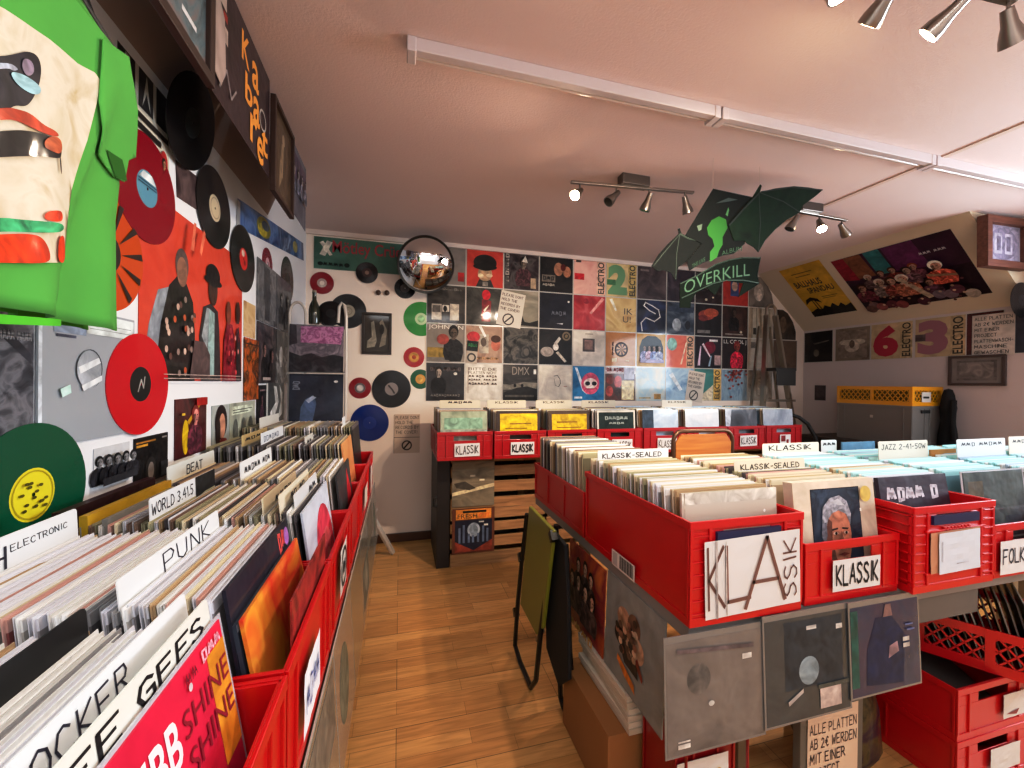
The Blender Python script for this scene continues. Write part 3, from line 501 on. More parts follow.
sleeve('photo_card', 'black and white band photo below the silver sleeve', 'photo', LW(1.198,1.04), .132, .09, '#c9ccd0', [('f',x,.0,1.05,'#24242a','#8c8c90','#16161a') for x in (.12,.32,.52,.72,.9)]+[('r',0,0,1,.2,'#33343a')], t=.0015)
sleeve('record_cover', 'small black cover with a dim face beside the band photo', 'record cover', LW(1.349,.965), .166, .168, '#141214', [('r',.04,.9,.6,.93,'#a8762c'),('r',.04,.84,.36,.88,'#c99a3a'),('e',.45,.42,.16,.22,'#2b2726'),('e',.45,.4,.09,.15,'#8c8078'),('r',.78,.92,.94,.95,'#8a8480'),('r',.74,.24,.98,.5,'#2e3034')], t=.003)
sleeve('record_cover', 'cover with a yellow guitar and a performer in red on the left wall', 'record cover', LW(1.558,1.035), .22, .197, photo(('#2a1014','#5a1a1e','#3a1418'), 6), [('e',.3,.34,.1,.3,'#d8b820'),('p',[(.34,.6),(.8,.96),(.84,.92),(.4,.54)],'#c9a428'),('f',.6,.02,1.15,'#5d2a38','#c98a84','#8e2a26'),('r',.14,.72,.24,.76,'#e0c040'),('r',.6,.86,.98,1,'#a32420')], t=.003)
sleeve('record_cover', 'cover with a long dark haired portrait on the left wall', 'record cover', LW(1.827,1.02), .165, .175, photo(('#9aa3a6','#b5bcba','#858d90'), 4), [('e',.5,.6,.36,.4,'#2a1c1c'),('e',.56,.5,.19,.3,'#b58a74'),('p',[(.2,0),(.95,0),(.8,.2),(.5,.24)],'#7a2a2a'),('e',.3,.4,.14,.36,'#2a1c1c')], t=.003)
sleeve('record_cover', 'pale green cover with three faded figures on the left wall', 'record cover', LW(1.997,1.01), .312, .185, photo(('#a3a89c','#b9beb0','#8d9288'), 4), [('r',.06,.72,.9,.92,'#c2cabb'),('r',.1,.82,.86,.84,'#59605a'),('r',.1,.76,.7,.78,'#59605a')]+[('e',x,.3,.09,.32,'#6d716c') for x in (.2,.5,.8)], t=.003)
sleeve('record_cover', 'small dark cover with a pinkish figure near the tan picture', 'record cover', LW(2.336,1.05,.002), .15, .22, '#1c191c', [('f',.5,.1,.95,'#4a2c3a','#8a5a60'),('r',.2,.86,.8,.9,'#8a7478')], t=.003)
sleeve('record_cover', 'white bordered cover with a black bent figure', 'record cover', LW(2.495,1.04,.002), .36, .255, '#cdcfcd', [('r',.06,.05,.94,.95,'#3c4043'),('p',[(.16,.1),(.36,.14),(.62,.5),(.5,.86),(.34,.88),(.44,.5),(.16,.3)],'#c9cccb'),('p',[(.56,.1),(.82,.2),(.84,.7),(.66,.9),(.74,.5)],'#b5b9b9')], t=.003)
sleeve('photo_card', 'tan drawing on the left wall above the orange cover', 'photo', LW(2.155,1.5), .155, .165, photo(('#c2a06a','#d8c298','#a87c48'), 8), t=.0015)
sleeve('record_cover', 'burnt orange cover with a crowded dark drawing on the left wall', 'record cover', LW(2.155,1.2,.004), .195, .295, photo(('#8a3c14','#c96a24','#3a1c10','#d88a3c'), 11), [('r',.02,.9,.98,.92,'#3a2012')], t=.003)
BWP = ('#2a2a2e','#55555a','#8a8a8c','#3c3c40')
for i, (y, z, lb, cs) in enumerate(((2.325,1.60,'grey panelled cover, upper left of the four grey covers by the rack',BWP),(2.655,1.60,'grey crowd cover, upper right of the four grey covers by the rack',('#33333a','#68686c','#4a4a50')),(2.33,1.28,'dark cover with rosy faces, lower left of the four grey covers by the rack',('#1d1c20','#3a3438','#77605f')),(2.66,1.28,'black cover with white blots, lower right of the four grey covers by the rack',('#19191c','#2c2c31','#97979a')))):
    art = [[('r',.05,.05,.3,.95,'#6f7074'),('r',.36,.05,.62,.95,'#4a4a4f'),('r',.68,.1,.95,.9,'#77777a')],[('f',.3,.1,.8,'#2c2c30','#8e8a88'),('f',.7,.05,.9,'#3c3c41','#97928f')],[('f',.35,.1,.8,'#1a181b','#a37c74'),('f',.72,.02,.8,'#241d20','#98706a'),('r',.2,.05,.6,.1,'#b5aaa6')],[('e',.3,.5,.12,.2,'#b5b5b5'),('e',.7,.3,.1,.14,'#c6c6c6')]][i]
    sleeve('record_cover', lb, 'record cover', LW(y,z,.003), .32, .315, photo(cs, 9), art, t=.004)
sleeve('poster', 'black and white lettered poster behind the green shirt sleeve', 'poster', LW(1.27,1.875,.0005), .245, .28, '#c9c6b9', [('r',.0,.62,.3,1,'#2b2b2c'),('r',.36,.62,.64,1,'#33302f'),('r',.7,.62,1,1,'#2a2828'),('p',[(.06,.64),(.12,.98),(.2,.98),(.14,.64)],'#b5b2a8'),('p',[(.42,.64),(.5,.98),(.58,.64),(.5,.8)],'#c9c6b9'),('r',.3,.5,.96,.56,'#26211f'),('r',.2,.4,.8,.46,'#201c1b'),('e',.86,.28,.08,.12,'#a32c2c'),('f',.85,.02,.4,'#4a4642')], t=.001)
sleeve('photo_card', 'square dark photo of a crowd between two black records', 'photo', tilt(LW(1.563,1.885),.09), .18, .115, photo(('#241c1e','#4a383a','#75605f'), 10), t=.002)
sleeve('poster', 'long blue poster with a golden globe high on the left wall', 'poster', tilt(LW(2.09,1.975),.165), 1.28, .125, photo(('#2c4f8e','#5f86bc','#22386a','#8aa6cc'), 5), [('e',.28,.52,.09,.42,'#8e8a3a'),('e',.26,.4,.06,.26,'#c2b43a'),('e',.3,.62,.05,.2,'#4a5a6a'),('e',.8,.5,.05,.3,'#a8a068')], t=.001)
sleeve('paper_strip', 'narrow grey paper strip beside the blue poster', 'paper', LW(2.06,1.94,.003), .035, .15, '#b9bbbb', t=.001)
# posters hanging from the ceiling edge in front of the slope
def SWM(y, z, x=-.495): return frame((x, y, z), (0,1,0), (0,0,1))
sleeve('poster', 'dark brown cabaret poster with scattered yellow letters hanging below the ceiling', 'poster', SWM(1.20,2.075), .575, .374, photo(('#2a1c1c','#38262a','#201618'), 3), [('t',c,x,y,x+.12,y+.25,'#d8963c',0,0,.02) for c, x, y in (('K',.5,.66),('a',.66,.6),('b',.55,.36),('a',.68,.30),('r',.63,.08),('e',.75,.0),('t',.83,.14))]+[('r',.22,.5,.3,.62,'#b3a49a'),('r',.2,.74,.28,.84,'#b3a49a'),('r',.24,.66,.29,.72,'#8e2c22'),('o',.84,.44,.1,.02,'#a8a09a')]+ribbon([(.2,.1),(.28,.3),(.34,.14),(.4,.26)],.014,'#8c8484'), t=.001)
sleeve('paper_sheet', 'tall light grey sheet tucked beside the cabaret poster', 'paper', SWM(1.255,2.12,-.49), .1, .26, '#a3958e', outline=[(0,.02),(.07,0),(.1,.06),(.09,.2),(.03,.26),(0,.24)], t=.001)
def framed(name, label, M, w, h, t, fr, pic, art, fw=.02):
    o = thing(name, label, 'picture', M)
    b = MB()
    for q in ((0,0,w,fw),(0,h-fw,w,h),(0,fw,fw,h-fw),(w-fw,fw,w,h-fw)): b.box(q[0],q[1],0,q[2],q[3],t,fr)
    b.obj('frame', o, bevel=.002)
    b = MB(); b.box(fw,fw,0,w-fw,h-fw,t*.4,pic); Art(b, w-2*fw, h-2*fw, t*.4, fw, fw).run(art); b.obj('picture', o)
    return o
framed('framed_picture', 'brown framed painting hanging at the top left below the ceiling', SWM(.88,2.06), .37, .385, .02, mat('#3a241c',.5), photo(('#4a4c50','#8a7068','#65777c','#39302f'), 6), [('e',.5,.6,.1,.3,'#a07a68'),('r',.62,.16,.84,.2,'#c9c9c9')], .028)
framed('framed_picture', 'brown framed picture of a dancer between two hanging posters', SWM(1.785,2.035), .3, .375, .02, mat('#3a2218',.5), photo(('#3c2c22','#5d4834','#2a1f1a'), 6), [('p',[(.3,.1),(.5,.3),(.56,.7),(.44,.7),(.34,.4)],'#8e7a60'),('e',.52,.76,.08,.07,'#98846c')], .018)
sleeve('poster', 'blue grey poster nearest the corner, hanging below the ceiling', 'poster', SWM(2.092,2.09), .31, .33, photo(('#4a4a58','#6d6c78','#55646c'), 5), [('r',0,.5,1,.9,'#5a4a5c')]+[('f',x,.35,.5,'#6a6a78','#b5a4a0') for x in (.2,.4,.6,.8)], t=.002)
# ------------------------------------------------------------------ right wall and slope
def SL(y, s, d=.001):
    """frame on the right-hand roof slope: y along the room, s metres down from the ceiling"""
    dn = Vector((XR-SX0, 0, SZ1-ZC)).normalized(); p = Vector((SX0, y, ZC))+dn*s; n = Vector((0,-1,0)).cross(-dn)
    return frame(p+n*d, (0,-1,0), -dn)
sleeve('poster', 'yellow palm tree poster with black lettering on the right-hand slope', 'poster', SL(3.215, .67), .40, .635, '#d0a436', [('t','BALLHAUS',.1,.6,.74,.72,'#1d1712',0,0,.025),('t','SPANDAU',.3,.46,.9,.57,'#1d1712',0,0,.025),('r',.2,.86,.7,.875,'#6d5420'),('r',.26,.8,.62,.815,'#6d5420'),('r',.5,.36,.86,.372,'#6d5420'),('r',.5,.33,.8,.34,'#6d5420'),
  ('p',[(0,0),(1,0),(1,.17),(.86,.13),(.8,.2),(.7,.14),(.62,.22),(.52,.15),(.42,.2),(.32,.13),(.2,.16),(0,.1)],'#17130f'),('p',[(.22,.1),(.25,.1),(.24,.34),(.22,.34)],'#17130f'),('p',[(.3,.1),(.33,.1),(.3,.32),(.28,.32)],'#17130f'),('p',[(.03,.26),(.1,.36),(.24,.4),(.38,.35),(.42,.26),(.3,.31),(.24,.33),(.14,.31)],'#17130f')], t=.001)
MUS = [('r',0,0,1,.5,'#241420'),('p',[(0,.62),(.14,.58),(.12,1),(0,1)],'#8c2030'),('p',[(.14,.6),(.3,.6),(.28,1),(.12,1)],'#7c4a34'),('p',[(.32,.6),(.46,.6),(.45,1),(.31,1)],'#2f6d72'),('p',[(.48,.6),(.74,.56),(.72,1),(.47,1)],'#5d2450')]
MUS += [('f',x,y,k,c,s_,h) for x,y,k,c,s_,h in ((.34,.42,.34,'#4a2a30','#a87a6a','#3a2018'),(.22,.4,.34,'#5a4448','#b08a78','#c9b8a8'),(.45,.44,.34,'#7a302c','#b48a78','#3c2418'),(.62,.42,.36,'#5d3440','#a87c6c','#8a3a2a'),(.56,.36,.4,'#6a4a52','#b08a7a','#2a1c1c'),(.12,.2,.44,'#5a2430','#a87a6a','#3a2018'),(.3,.24,.44,'#6a5a58','#b08a78','#c9b8a8'),(.4,.22,.46,'#7a3a34','#b48a78','#3c2418'),(.5,.2,.5,'#a8604a','#b98a74','#d8cabc'),(.79,.3,.5,'#b04a3a','#b98672','#ddd6cc'),(.68,.16,.36,'#4a2a3a','#9a7060','#2a1a18'))]
MUS += [('p',[(.47,.5),(.5,.53),(.66,.14),(.61,.12)],'#b9a48e'),('p',[(.7,.46),(.9,.4),(.9,.43),(.7,.5)],'#8e6a50')]+[('e',x,y,.05,.07,c) for x,y,c in ((.14,.14,'#7a5a5a'),(.2,.1,'#8a4a4a'),(.3,.12,'#5d2a34'),(.38,.09,'#7a3a3c'),(.7,.16,'#6a5a68'),(.78,.14,'#75606c'),(.84,.2,'#5a3040'),(.92,.1,'#a89a90'),(.1,.09,'#6a4a44'),(.56,.09,'#4a2434'))]+[('e',rnd.uniform(.05,.95),rnd.uniform(.05,.45),.012,.016,rnd.choice(['#a8806a','#8a5a50','#c9a890','#5a3038'])) for k in range(40)]+[('h','~~~ ~~~',.76,.82,.95,.86,'#c9c0c8',.7)]
sleeve('poster', 'wide dark purple poster of costumed musicians on the right-hand slope', 'poster', SL(2.74, .70), .81, .61, photo(('#1f1320','#3a1c34','#2a1628'), 3), MUS, t=.001)
RL = 'covers in a row under the right-hand slope'
def rw(y, w, label, base, art, cat='record cover', z=1.548, d=.002, h=.315): return sleeve('record_cover' if cat != 'sign' else 'notice', label, cat, RW(y, z, d), w, h, base, art, t=.004, plastic=cat != 'sign')
rw(3.425,.295,'near black cover, first from the corner under the right-hand slope',photo(('#161416','#221f20','#2c2826'),4),[('p',[(.3,.62),(.9,.7),(.86,.66),(.4,.58)],'#5a534b'),('e',.44,.3,.1,.12,'#5d564c')])
rw(3.10,.31,'grey brown cover with a winged crest, second from the corner under the right-hand slope',photo(('#6d6054','#877868','#55493f'),5),[('r',.08,.08,.92,.92,'#85766a'),('e',.5,.45,.22,.2,'#b0a494'),('e',.32,.56,.2,.08,'#c2b6a4'),('e',.68,.56,.2,.08,'#c2b6a4'),('e',.5,.5,.08,.12,'#5f5046')])
rw(2.778,.315,'cream cover with a big red 6 and ELECTRO lettering','#bfa984',electro('','#a81e38','6',band='#b8a27c'))
rw(2.443,.318,'cream cover with a big mauve 3 and ELECTRO lettering','#bba684',electro('','#9a6470','3',band='#b5a07c')+[('r',.0,.42,.22,.6,'#5a4a4c')])
rw(2.118,.2,'dark red brown cover behind the white notice under the right-hand slope',photo(('#3a1c1e','#56282a','#2a1618'),4),[])
rw(1.862,.2,'dark blue grey cover right of the white notice',photo(('#2a2c34','#3a3c46','#22242a'),4),[])
rw(2.085,.225,'white handwritten notice at the right end of the cover row','#cfc6bd',[('h',t,.06,.86-.137*i,[.95,.97,.66,.6,.97,.84,.88][i],.95-.137*i,'#2c2626',.85) for i,t in enumerate(('ALLE PLATTEN','AB 2€ WERDEN','MIT EINER','PROJECT','PLATTENWASCH-','MASCHINE','GEWASCHEN'))],cat='sign',d=.007,z=1.538,h=.305)
framed('framed_picture', 'dim wooden framed print under the white notice on the right wall', RW(2.22,1.315), .32, .23, .02, mat('#4a3a36',.5), photo(('#7a706c','#857b76','#6d6460'),3), [('r',.1,.1,.9,.9,'#6a615d'),('r',.16,.18,.84,.82,'#7d736e')], .02)
sleeve('postcard', 'tiny dark postcard alone on the right wall near the corner', 'card', RW(3.31,1.15), .115, .155, photo(('#1c171a','#3a3034','#55484c'),7), t=.0015)
o = framed('framed_picture', 'brown wooden frame with a grey print at the top right edge', frame((3.63,1.79,2.085),(1,0,0.02),(0,0,1)), .44, .33, .055, woodmat('#5a3226','#7a4a38',0), photo(('#8a8494','#a39dac','#756f80'),3), [('r',.04,.04,.96,.96,'#9a94a4'),('e',.5,.5,.42,.44,'#8c8698'),('r',.24,.22,.46,.78,'#b5b0bf'),('r',.54,.22,.76,.78,'#b5b0bf'),('r',.3,.3,.42,.7,'#837d90'),('r',.58,.3,.7,.7,'#837d90')], .045)
vinyl_record('black record hanging below the wooden frame at the right edge', frame((4.085,1.785,1.90),(1,0,0),(0,0,1)), .12, '#121113', '#2a2628', .04)
# ------------------------------------------------------------------ crates
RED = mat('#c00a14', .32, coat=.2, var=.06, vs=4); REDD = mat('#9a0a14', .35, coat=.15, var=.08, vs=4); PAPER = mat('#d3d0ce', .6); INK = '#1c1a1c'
CW_, CD_ = .358, .556
def crate(name, label, M, H, w=CW_, d=CD_, kind='solid', red=RED, paper=None, group=None, slot=True, cat='crate', tape=None):
    """open plastic box; local front is y = 0 looking to -y, base z = 0"""
    o = thing(name, label, cat, M, group)
    b = MB(); x = w/2; t = .007; i = .006
    b.box(-x+i,i,0,x-i,d-i,.008,red)
    if kind == 'lattice':
        def side(p, q, zz0, zz1):
            n = max(3, int((Vector(q)-Vector(p)).length/.035)); p = Vector(p); q = Vector(q)
            for k in range(-2, n+1):
                for sg in (0, 1):
                    a0, a1 = (k, k+2) if sg == 0 else (k+2, k)
                    f0, f1 = a0/n, a1/n; za, zb = zz0, zz1
                    if f0 < 0: za += (zb-za)*(0-f0)/(f1-f0); f0 = 0
                    if f1 < 0: zb = za+(zb-za)*(0-f0)/(f1-f0); f1 = 0
                    if f0 > 1: za += (zb-za)*(1-f0)/(f1-f0); f0 = 1
                    if f1 > 1: zb = za+(zb-za)*(1-f0)/(f1-f0); f1 = 1
                    if abs(f0-f1) < .01: continue
                    A0 = p.lerp(q, f0); A1 = p.lerp(q, f1)
                    b.bar((A0.x,A0.y,za),(A1.x,A1.y,zb),.005,.006,red,up=(q-p).normalized())
        for p, q in (((-x+i,i,0),(x-i,i,0)),((-x+i,d-i,0),(x-i,d-i,0)),((-x+i,i,0),(-x+i,d-i,0)),((x-i,i,0),(x-i,d-i,0))):
            side(p, q, .03, H-.025)
        for z0, z1 in ((0,.034),(H-.03,H)):
            b.box(-x+.002,0,z0,x-.002,t,z1,red); b.box(-x+.002,d-t,z0,x-.002,d,z1,red); b.box(-x,0,z0,-x+t,d,z1,red); b.box(x-t,0,z0,x,d,z1,red)
        for px_ in (-x+.012, 0, x-.012):
            for py in (.004, d-.004): b.box(px_-.012,py-.005,0,px_+.012,py+.005,H,red)
        for py in (.012, d/2, d-.012):
            for px_ in (-x+.004, x-.004): b.box(px_-.005,py-.012,0,px_+.005,py+.012,H,red)
    else:
        for sx in (-1, 1): b.box(min(sx*(x-i),sx*(x-i-t*.6)),i,.0,max(sx*(x-i),sx*(x-i-t*.6)),d-i,H-.002,red)
        b.box(-x+i,d-i-t*.6,0,x-i,d-i,H-.002,red)
        sh, sw = (.03, .075) if slot else (0, 0)
        if slot:
            z0 = H-.028-sh
            b.box(-x+i,i,0,x-i,i+t*.6,z0,red); b.box(-x+i,i,z0+sh,x-i,i+t*.6,H-.002,red)
            b.box(-x+i,i,z0,-sw,i+t*.6,z0+sh,red); b.box(sw,i,z0,x-i,i+t*.6,z0+sh,red)
        else: b.box(-x+i,i,0,x-i,i+t*.6,H-.002,red)
        # upper lip and lower foot band
        for z0, z1, e in ((H-.02,H,0),(0,.022,.003)):
            b.box(-x+e,e,z0,x-e,e+i,z1,red); b.box(-x+e,d-i-e,z0,x-e,d-e,z1,red); b.box(-x+e,e+i,z0,-x+i+e,d-i-e,z1,red); b.box(x-i-e,e+i,z0,x-e,d-i-e,z1,red)
        # corner posts and ribs
        for sx in (-1, 1):
            for q in (.0, .055):
                xx = sx*(x-.006-q); b.box(xx-.004,.001,.02,xx+.004,i+.001,H-.02,red)
            for yy in ((.012, d-.012) if kind == 'deep' else (.012, .2, d-.2, d-.012)): b.box(min(sx*x,sx*(x-i))+.001,yy-.004,.02,max(sx*x,sx*(x-i))-.001,yy+.004,H-.02,red)
        if kind == 'deep':
            n = 7
            for k in range(n):
                z = .03+(H-.07)*k/(n-1)
                for sx in (-1, 1):
                    xa = sx*(x-.062); xb = sx*(x-.002); b.box(min(xa,xb),.002,z,max(xa,xb),i+.001,z+.0035,red)
            for zz in (H-.072, .04): b.box(-x+.06,.0,zz,x-.06,i+.001,zz+.006,red)
        if kind == 'ribbed':
            n = 8
            for k in range(n):
                z = .03+(H-.06)*k/(n-1)
                for sx in (-1, 1):
                    xa = sx*x; xb = sx*(x-i); b.box(min(xa,xb)+.001,.004,z,max(xa,xb)-.001,d-.004,z+.005,red)
                    xa = sx*(x-.05); b.box(min(xa,sx*(x-.002)),.001,z,max(xa,sx*(x-.002)),i+.001,z+.004,red)
            for zz in (H-.078, .05): b.box(-x+.05,-.002,zz,x-.05,i+.001,zz+.007,red)
            for k in range(8): b.box(-.055+.015*k,-.002,H-.08,-.045+.015*k,i+.001,H-.064,red)
    b.obj('crate_body', o, bevel=.0012 if kind != 'lattice' else 0)
    if tape:
        b = MB(); b.box(-.1,-.0015,H-.056,.1,.006,H-.03,tape); b.obj('tape_strip', o)
    if paper:
        for pi_, q in enumerate(paper if isinstance(paper, list) else [paper]):
            x0, z0, x1, z1, art, rot = q[:6]; pc = q[6] if len(q) > 6 else PAPER
            b = MB(); n = 7; W, HH = x1-x0, z1-z0
            vs = []; fs = []
            for a in range(n+1):
                for c in range(n+1): vs.append((W*a/n, HH*c/n, rnd.uniform(0,.0012)))
            for a in range(n):
                for c in range(n): p = a*(n+1)+c; fs.append((p,p+n+1,p+n+2,p+1))
            b.add(vs, fs, pc); Art(b, W, HH, .0016).run(art)
            b.obj('paper_label', o, frame((x0,-.003-.003*pi_,z0),(1,0,0),(0,0,1)) @ Rz(rot))
    return o
# ------------------------------------------------------------------ records standing in the crates
LPW = .303
PLA = {'clear':('#dcdde4','#8e8a8c'),'milky':('#e6e6e4','#b5b0aa'),'cream':('#d8cdb4','#a8987c'),'grey':('#9a9a9c','#5d5a5c'),'tan':('#b8a180','#8a6c4c'),
       'blue':('#a9bccb','#5f7890'),'ice':('#bfe0e2','#86aab4'),'aqua':('#a9d8da','#5f8c96'),'dark':('#5a5456','#1f1a1b'),'brown':('#8a7264','#4a2f26'),'rose':('#c9a59c','#8a4a48'),'olive':('#a8a488','#6c6850'),'black':('#3a3638','#151314')}
CWORD = {'clear':'clear-sleeved','milky':'milky white','cream':'cream','grey':'grey','tan':'tan','blue':'pale blue','ice':'icy white','aqua':'daylight-tinted','dark':'dark','brown':'brown','rose':'rosy','olive':'drab olive','black':'black'}
_LP = {}
def lp_mesh(v):
    """a record sleeve standing on its lower edge: cardboard with the clear outer sleeve turned over its top"""
    if v in _LP: return _LP[v]
    k, n = v; top, art = PLA[k]; b = MB(); t = .0058; w = LPW/2; h = .300
    am = mat(art, .5, coat=.15); tm = mat(top, .3, coat=.3)
    b.box(-w,0,-t/2,w,h-.016,t/2,am); b.box(-w,h-.016,-t/2-.0002,w,h,t/2+.0002,tm)
    b.box(-w-.004,.01,-.0006,w+.004,h+.004,.0006,tm)
    me = bpy.data.meshes.new('record_sleeve'); me.from_pydata(b.v, [], b.f)
    for q in b.mats: me.materials.append(q)
    me.polygons.foreach_set('material_index', b.mi); me.update(); _LP[v] = me; return me
LPS = []
def lpm(M, y, z, a, x=0, yaw=0):
    return M @ T((x,y,z)) @ Rz(yaw) @ Matrix(((1,0,0,0),(0,0,-1,0),(0,1,0,0),(0,0,0,1))) @ Matrix.Rotation(-a, 4, 'X')
def fill(M, zf, y0, y1, n, a0, a1, pal, where, skip=()):
    """n records from y0 (front) to y1 (back) in crate M, leaning back from a0 to a1"""
    k = 0
    for i in range(n):
        f = i/max(1, n-1); y = y0+(y1-y0)*f; a = a0+(a1-a0)*f
        if any(abs(y-s) < .0045 for s in skip): continue
        M2 = lpm(M, y, zf+rnd.uniform(-.001,.005), a+rnd.uniform(-.012,.012), rnd.uniform(-.008,.008), rnd.uniform(-.008,.008))
        LPS.append([M2, (rnd.choice(pal), 0), where(y) if callable(where) else where])
def card(label, M, zf, y, a, text, box, w=.305, h=.345, c='#e3e5e6', x=0, ink='#23222c', wt=.55, extra=(), rad=.006):
    """stiff lettered divider card"""
    b = MB(); r = rad
    pts = [(-w/2,0),(w/2,0),(w/2,h-r),(w/2-r*.3,h-r*.3),(w/2-r,h),(-w/2+r,h),(-w/2+r*.3,h-r*.3),(-w/2,h-r)]
    b.prism(pts, -.0009, .0009, mat(c, .35))
    A = Art(b, w, h, .001, -w/2, 0)
    if text: A.hand(text, *box, ink, wt)
    A.run(extra)
    return tag(b.obj('divider_card', None, lpm(M, y, zf, a, x)), label, 'divider card')
def front(label, M, zf, y, a, base, art, x=0, w=.31, h=.305, t=.005, yaw=0, name='record_sleeve', outer=False):
    m2 = lpm(M, y, zf, a, x, yaw)
    o = sleeve(name, label, 'record', m2 @ T((-w/2,0,0)), w, h, base, art, t=t)
    if outer:
        b = MB(); e = .009; pm = mat('#b9bcc4', .12, coat=.6)
        for q in ((-e,0,0,h+.004),(w,0,w+e,h+.004),(0,h,w,h+.004)): b.box(q[0],q[1],.001,q[2],q[3],.003,pm)
        b.obj('plastic_sleeve', o)
    return o
BAR = lambda w='~~^~': [('h', w, .08, .2, .92, .8, '#3a3a5a', .8)]
# ---- left row: crates stand along the wall, short ends to the aisle
LZ = .69; LY0, LP_ = .25, .365
LNAME = ['first crate of the left row','second crate of the left row','third crate of the left row','fourth crate of the left row','fifth crate of the left row','sixth crate of the left row']
LM = []
for k in range(6):
    M = T((-.142, LY0+LP_*(k+.5), LZ)) @ Rz(PI/2); LM.append(M)
    pap = [None,(-.10,.045,.03,.15,[('h','~^~~',.1,.25,.9,.75,'#6a7ab0',.5)],0,mat('#e6e8ee',.6)),(-.06,.06,.06,.18,[('o',.5,.5,.42,.08,'#2a2624'),('h','~~',.3,.34,.7,.66,'#2a2624',1)],0),None,(-.06,.06,.1,.15,[],0),(-.06,.04,.08,.17,[],0)][k]
    crate('record_crate', 'red plastic crate, '+['nearest the camera in the left row','second in the left row, aisle label with blue scribble','third in the left row, round emblem on its aisle end','fourth in the left row','fifth in the left row, blank paper on its aisle end','last in the left row before the blue record'][k], M, .212, paper=pap, kind='solid' if k else 'solid', slot=False)
mix_near = ['clear']*7+['milky']*4+['cream','grey','grey','rose','tan']
mix_far = ['grey','olive','cream','tan','clear','brown','milky','olive','grey','dark']
z0 = .009
def wl0(y): return 'behind the black card, nearest left crate' if y > .176 else 'before the black card, nearest left crate'
fill(LM[0], z0, .075, .53, 60, .15, .04, mix_near, wl0, (.176,))
front('pink and orange compilation sleeve leaning at the front of the nearest left crate', LM[0], z0, .026, .17, '#d8284e', [('p',[(.86,.5),(1,.5),(1,.93),(.86,.93)],'#e09a34'),('t','GIBB',.34,.74,.63,.9,'#f0e4e8',0,0,.02),('t','SHINE',.655,.78,.99,.87,'#8e1c30'),('t','SHINE',.655,.65,.99,.74,'#8e1c30'),('h','^~~',.82,.93,.97,.98,'#f0b0c0',1.1),('h','~~',.7,.93,.78,.97,'#8a1c34'),('e',.72,.92,.012,.014,'#f4e4e8'),('p',[(.46,.5),(.56,.5),(.58,.7),(.5,.7)],'#7a9ad0')], outer=True)
card('off-white lettered card just behind the pink sleeve, nearest left crate', LM[0], z0, .036, .15, 'EE GEES', (.25,.9,.94,.975), h=.335, c='#e0e2da', ink='#17161a', wt=.9)
card('white lettered card second behind the pink sleeve, nearest left crate', LM[0], z0, .058, .15, 'COCKER', (.2,.895,.63,.975), h=.345, ink='#2a2638', wt=.55)
card('plain black divider card in the nearest left crate', LM[0], z0, .176, .09, '', None, h=.338, c='#1b1b1d')
def wl1(y): return 'behind the ELECTRONIC card' if y > .42 else ('between the PUNK and ELECTRONIC cards' if y > .176 else 'in front of the PUNK card')
fill(LM[1], z0, .058, .53, 60, .16, .04, mix_near, wl1, (.176,.42))
card('white card lettered PUNK in the second left crate', LM[1], z0, .176, .1, 'PUNK', (.34,.885,.87,.98), h=.34, ink='#2c2a3a', wt=.42)
card('white card lettered ELECTRONIC at the left edge', LM[1], z0, .42, .05, 'ELECTRONIC', (.55,.92,.92,.955), h=.358, wt=.7, extra=[('h','H',.43,.86,.53,.96,'#2c2a3a',.7)])
front('black sleeve with pink lettering at the front of the second left crate', LM[1], z0, .04, .16, photo(('#23222c','#2c2c3a','#1a1a22'),4), [('h','^~',.76,.84,.9,.97,'#e0605c',1.2),('e',.93,.9,.05,.06,'#9a6aaa'),('r',.5,.8,.66,.84,'#6a6a74')], h=.315)
front('dark sleeve just behind the orange sleeve in the second left crate', LM[1], z0, .03, .18, '#3c4452', [('r',0,.96,1,1,'#9aa2b2')], h=.265)
front('glowing orange and red sleeve near the front of the second left crate', LM[1], z0, .018, .19, photo(('#e0622c','#e8a03c','#d8402a','#e88a3c'),6), [('e',.94,.62,.08,.1,'#c9a08c'),('r',0,.0,1,.03,'#5a1a14')], h=.272)
front('thin dark sleeve fallen forward against the rim of the second left crate', LM[1], z0, .012, .02, photo(('#4a1a1c','#a83a34','#2a1214'),7), [], x=.04, w=.29, h=.262, t=.003)
def wl2(y): return 'behind the small tabs, third left crate' if y > .2 else 'among the small tabs, third left crate'
mixm = ['clear','grey','cream','milky','olive','rose','tan','dark','brown']
fill(LM[2], z0, .125, .53, 52, .1, .03, mixm, wl2, (.34,.425,.43,.462,.47,.505,.49,.498))
fill(LM[2], z0, .04, .11, 9, .13, .11, ['dark','brown','cream','milky'], 'just behind the pink disc sleeve')
front('dark maroon box set at the wall side of the third left crate', LM[2], z0, .505, .02, '#3a1a1e', [('r',.0,.9,1,1,'#2a1216')], h=.335, t=.02)
front('yellow box set at the wall side of the third left crate', LM[2], z0, .462, .02, '#c2a02c', [('r',.0,.88,1,.92,'#8a701c')], h=.325, t=.014)
front('grey windowed box set beside the yellow one in the third left crate', LM[2], z0, .425, .03, '#8e8c86', [('r',.1,.7,.45,.96,'#5d5a54'),('r',.55,.7,.92,.96,'#5d5a54')], w=.2, x=-.05, h=.315, t=.01)
card('white card lettered WORLD 3.41.5 on the left row', LM[2], z0, .34, .04, 'WORLD 3.41.5', (.02,.89,.6,.97), h=.352, wt=.75, extra=[('r',.64,.8,1,1,'#232325')])
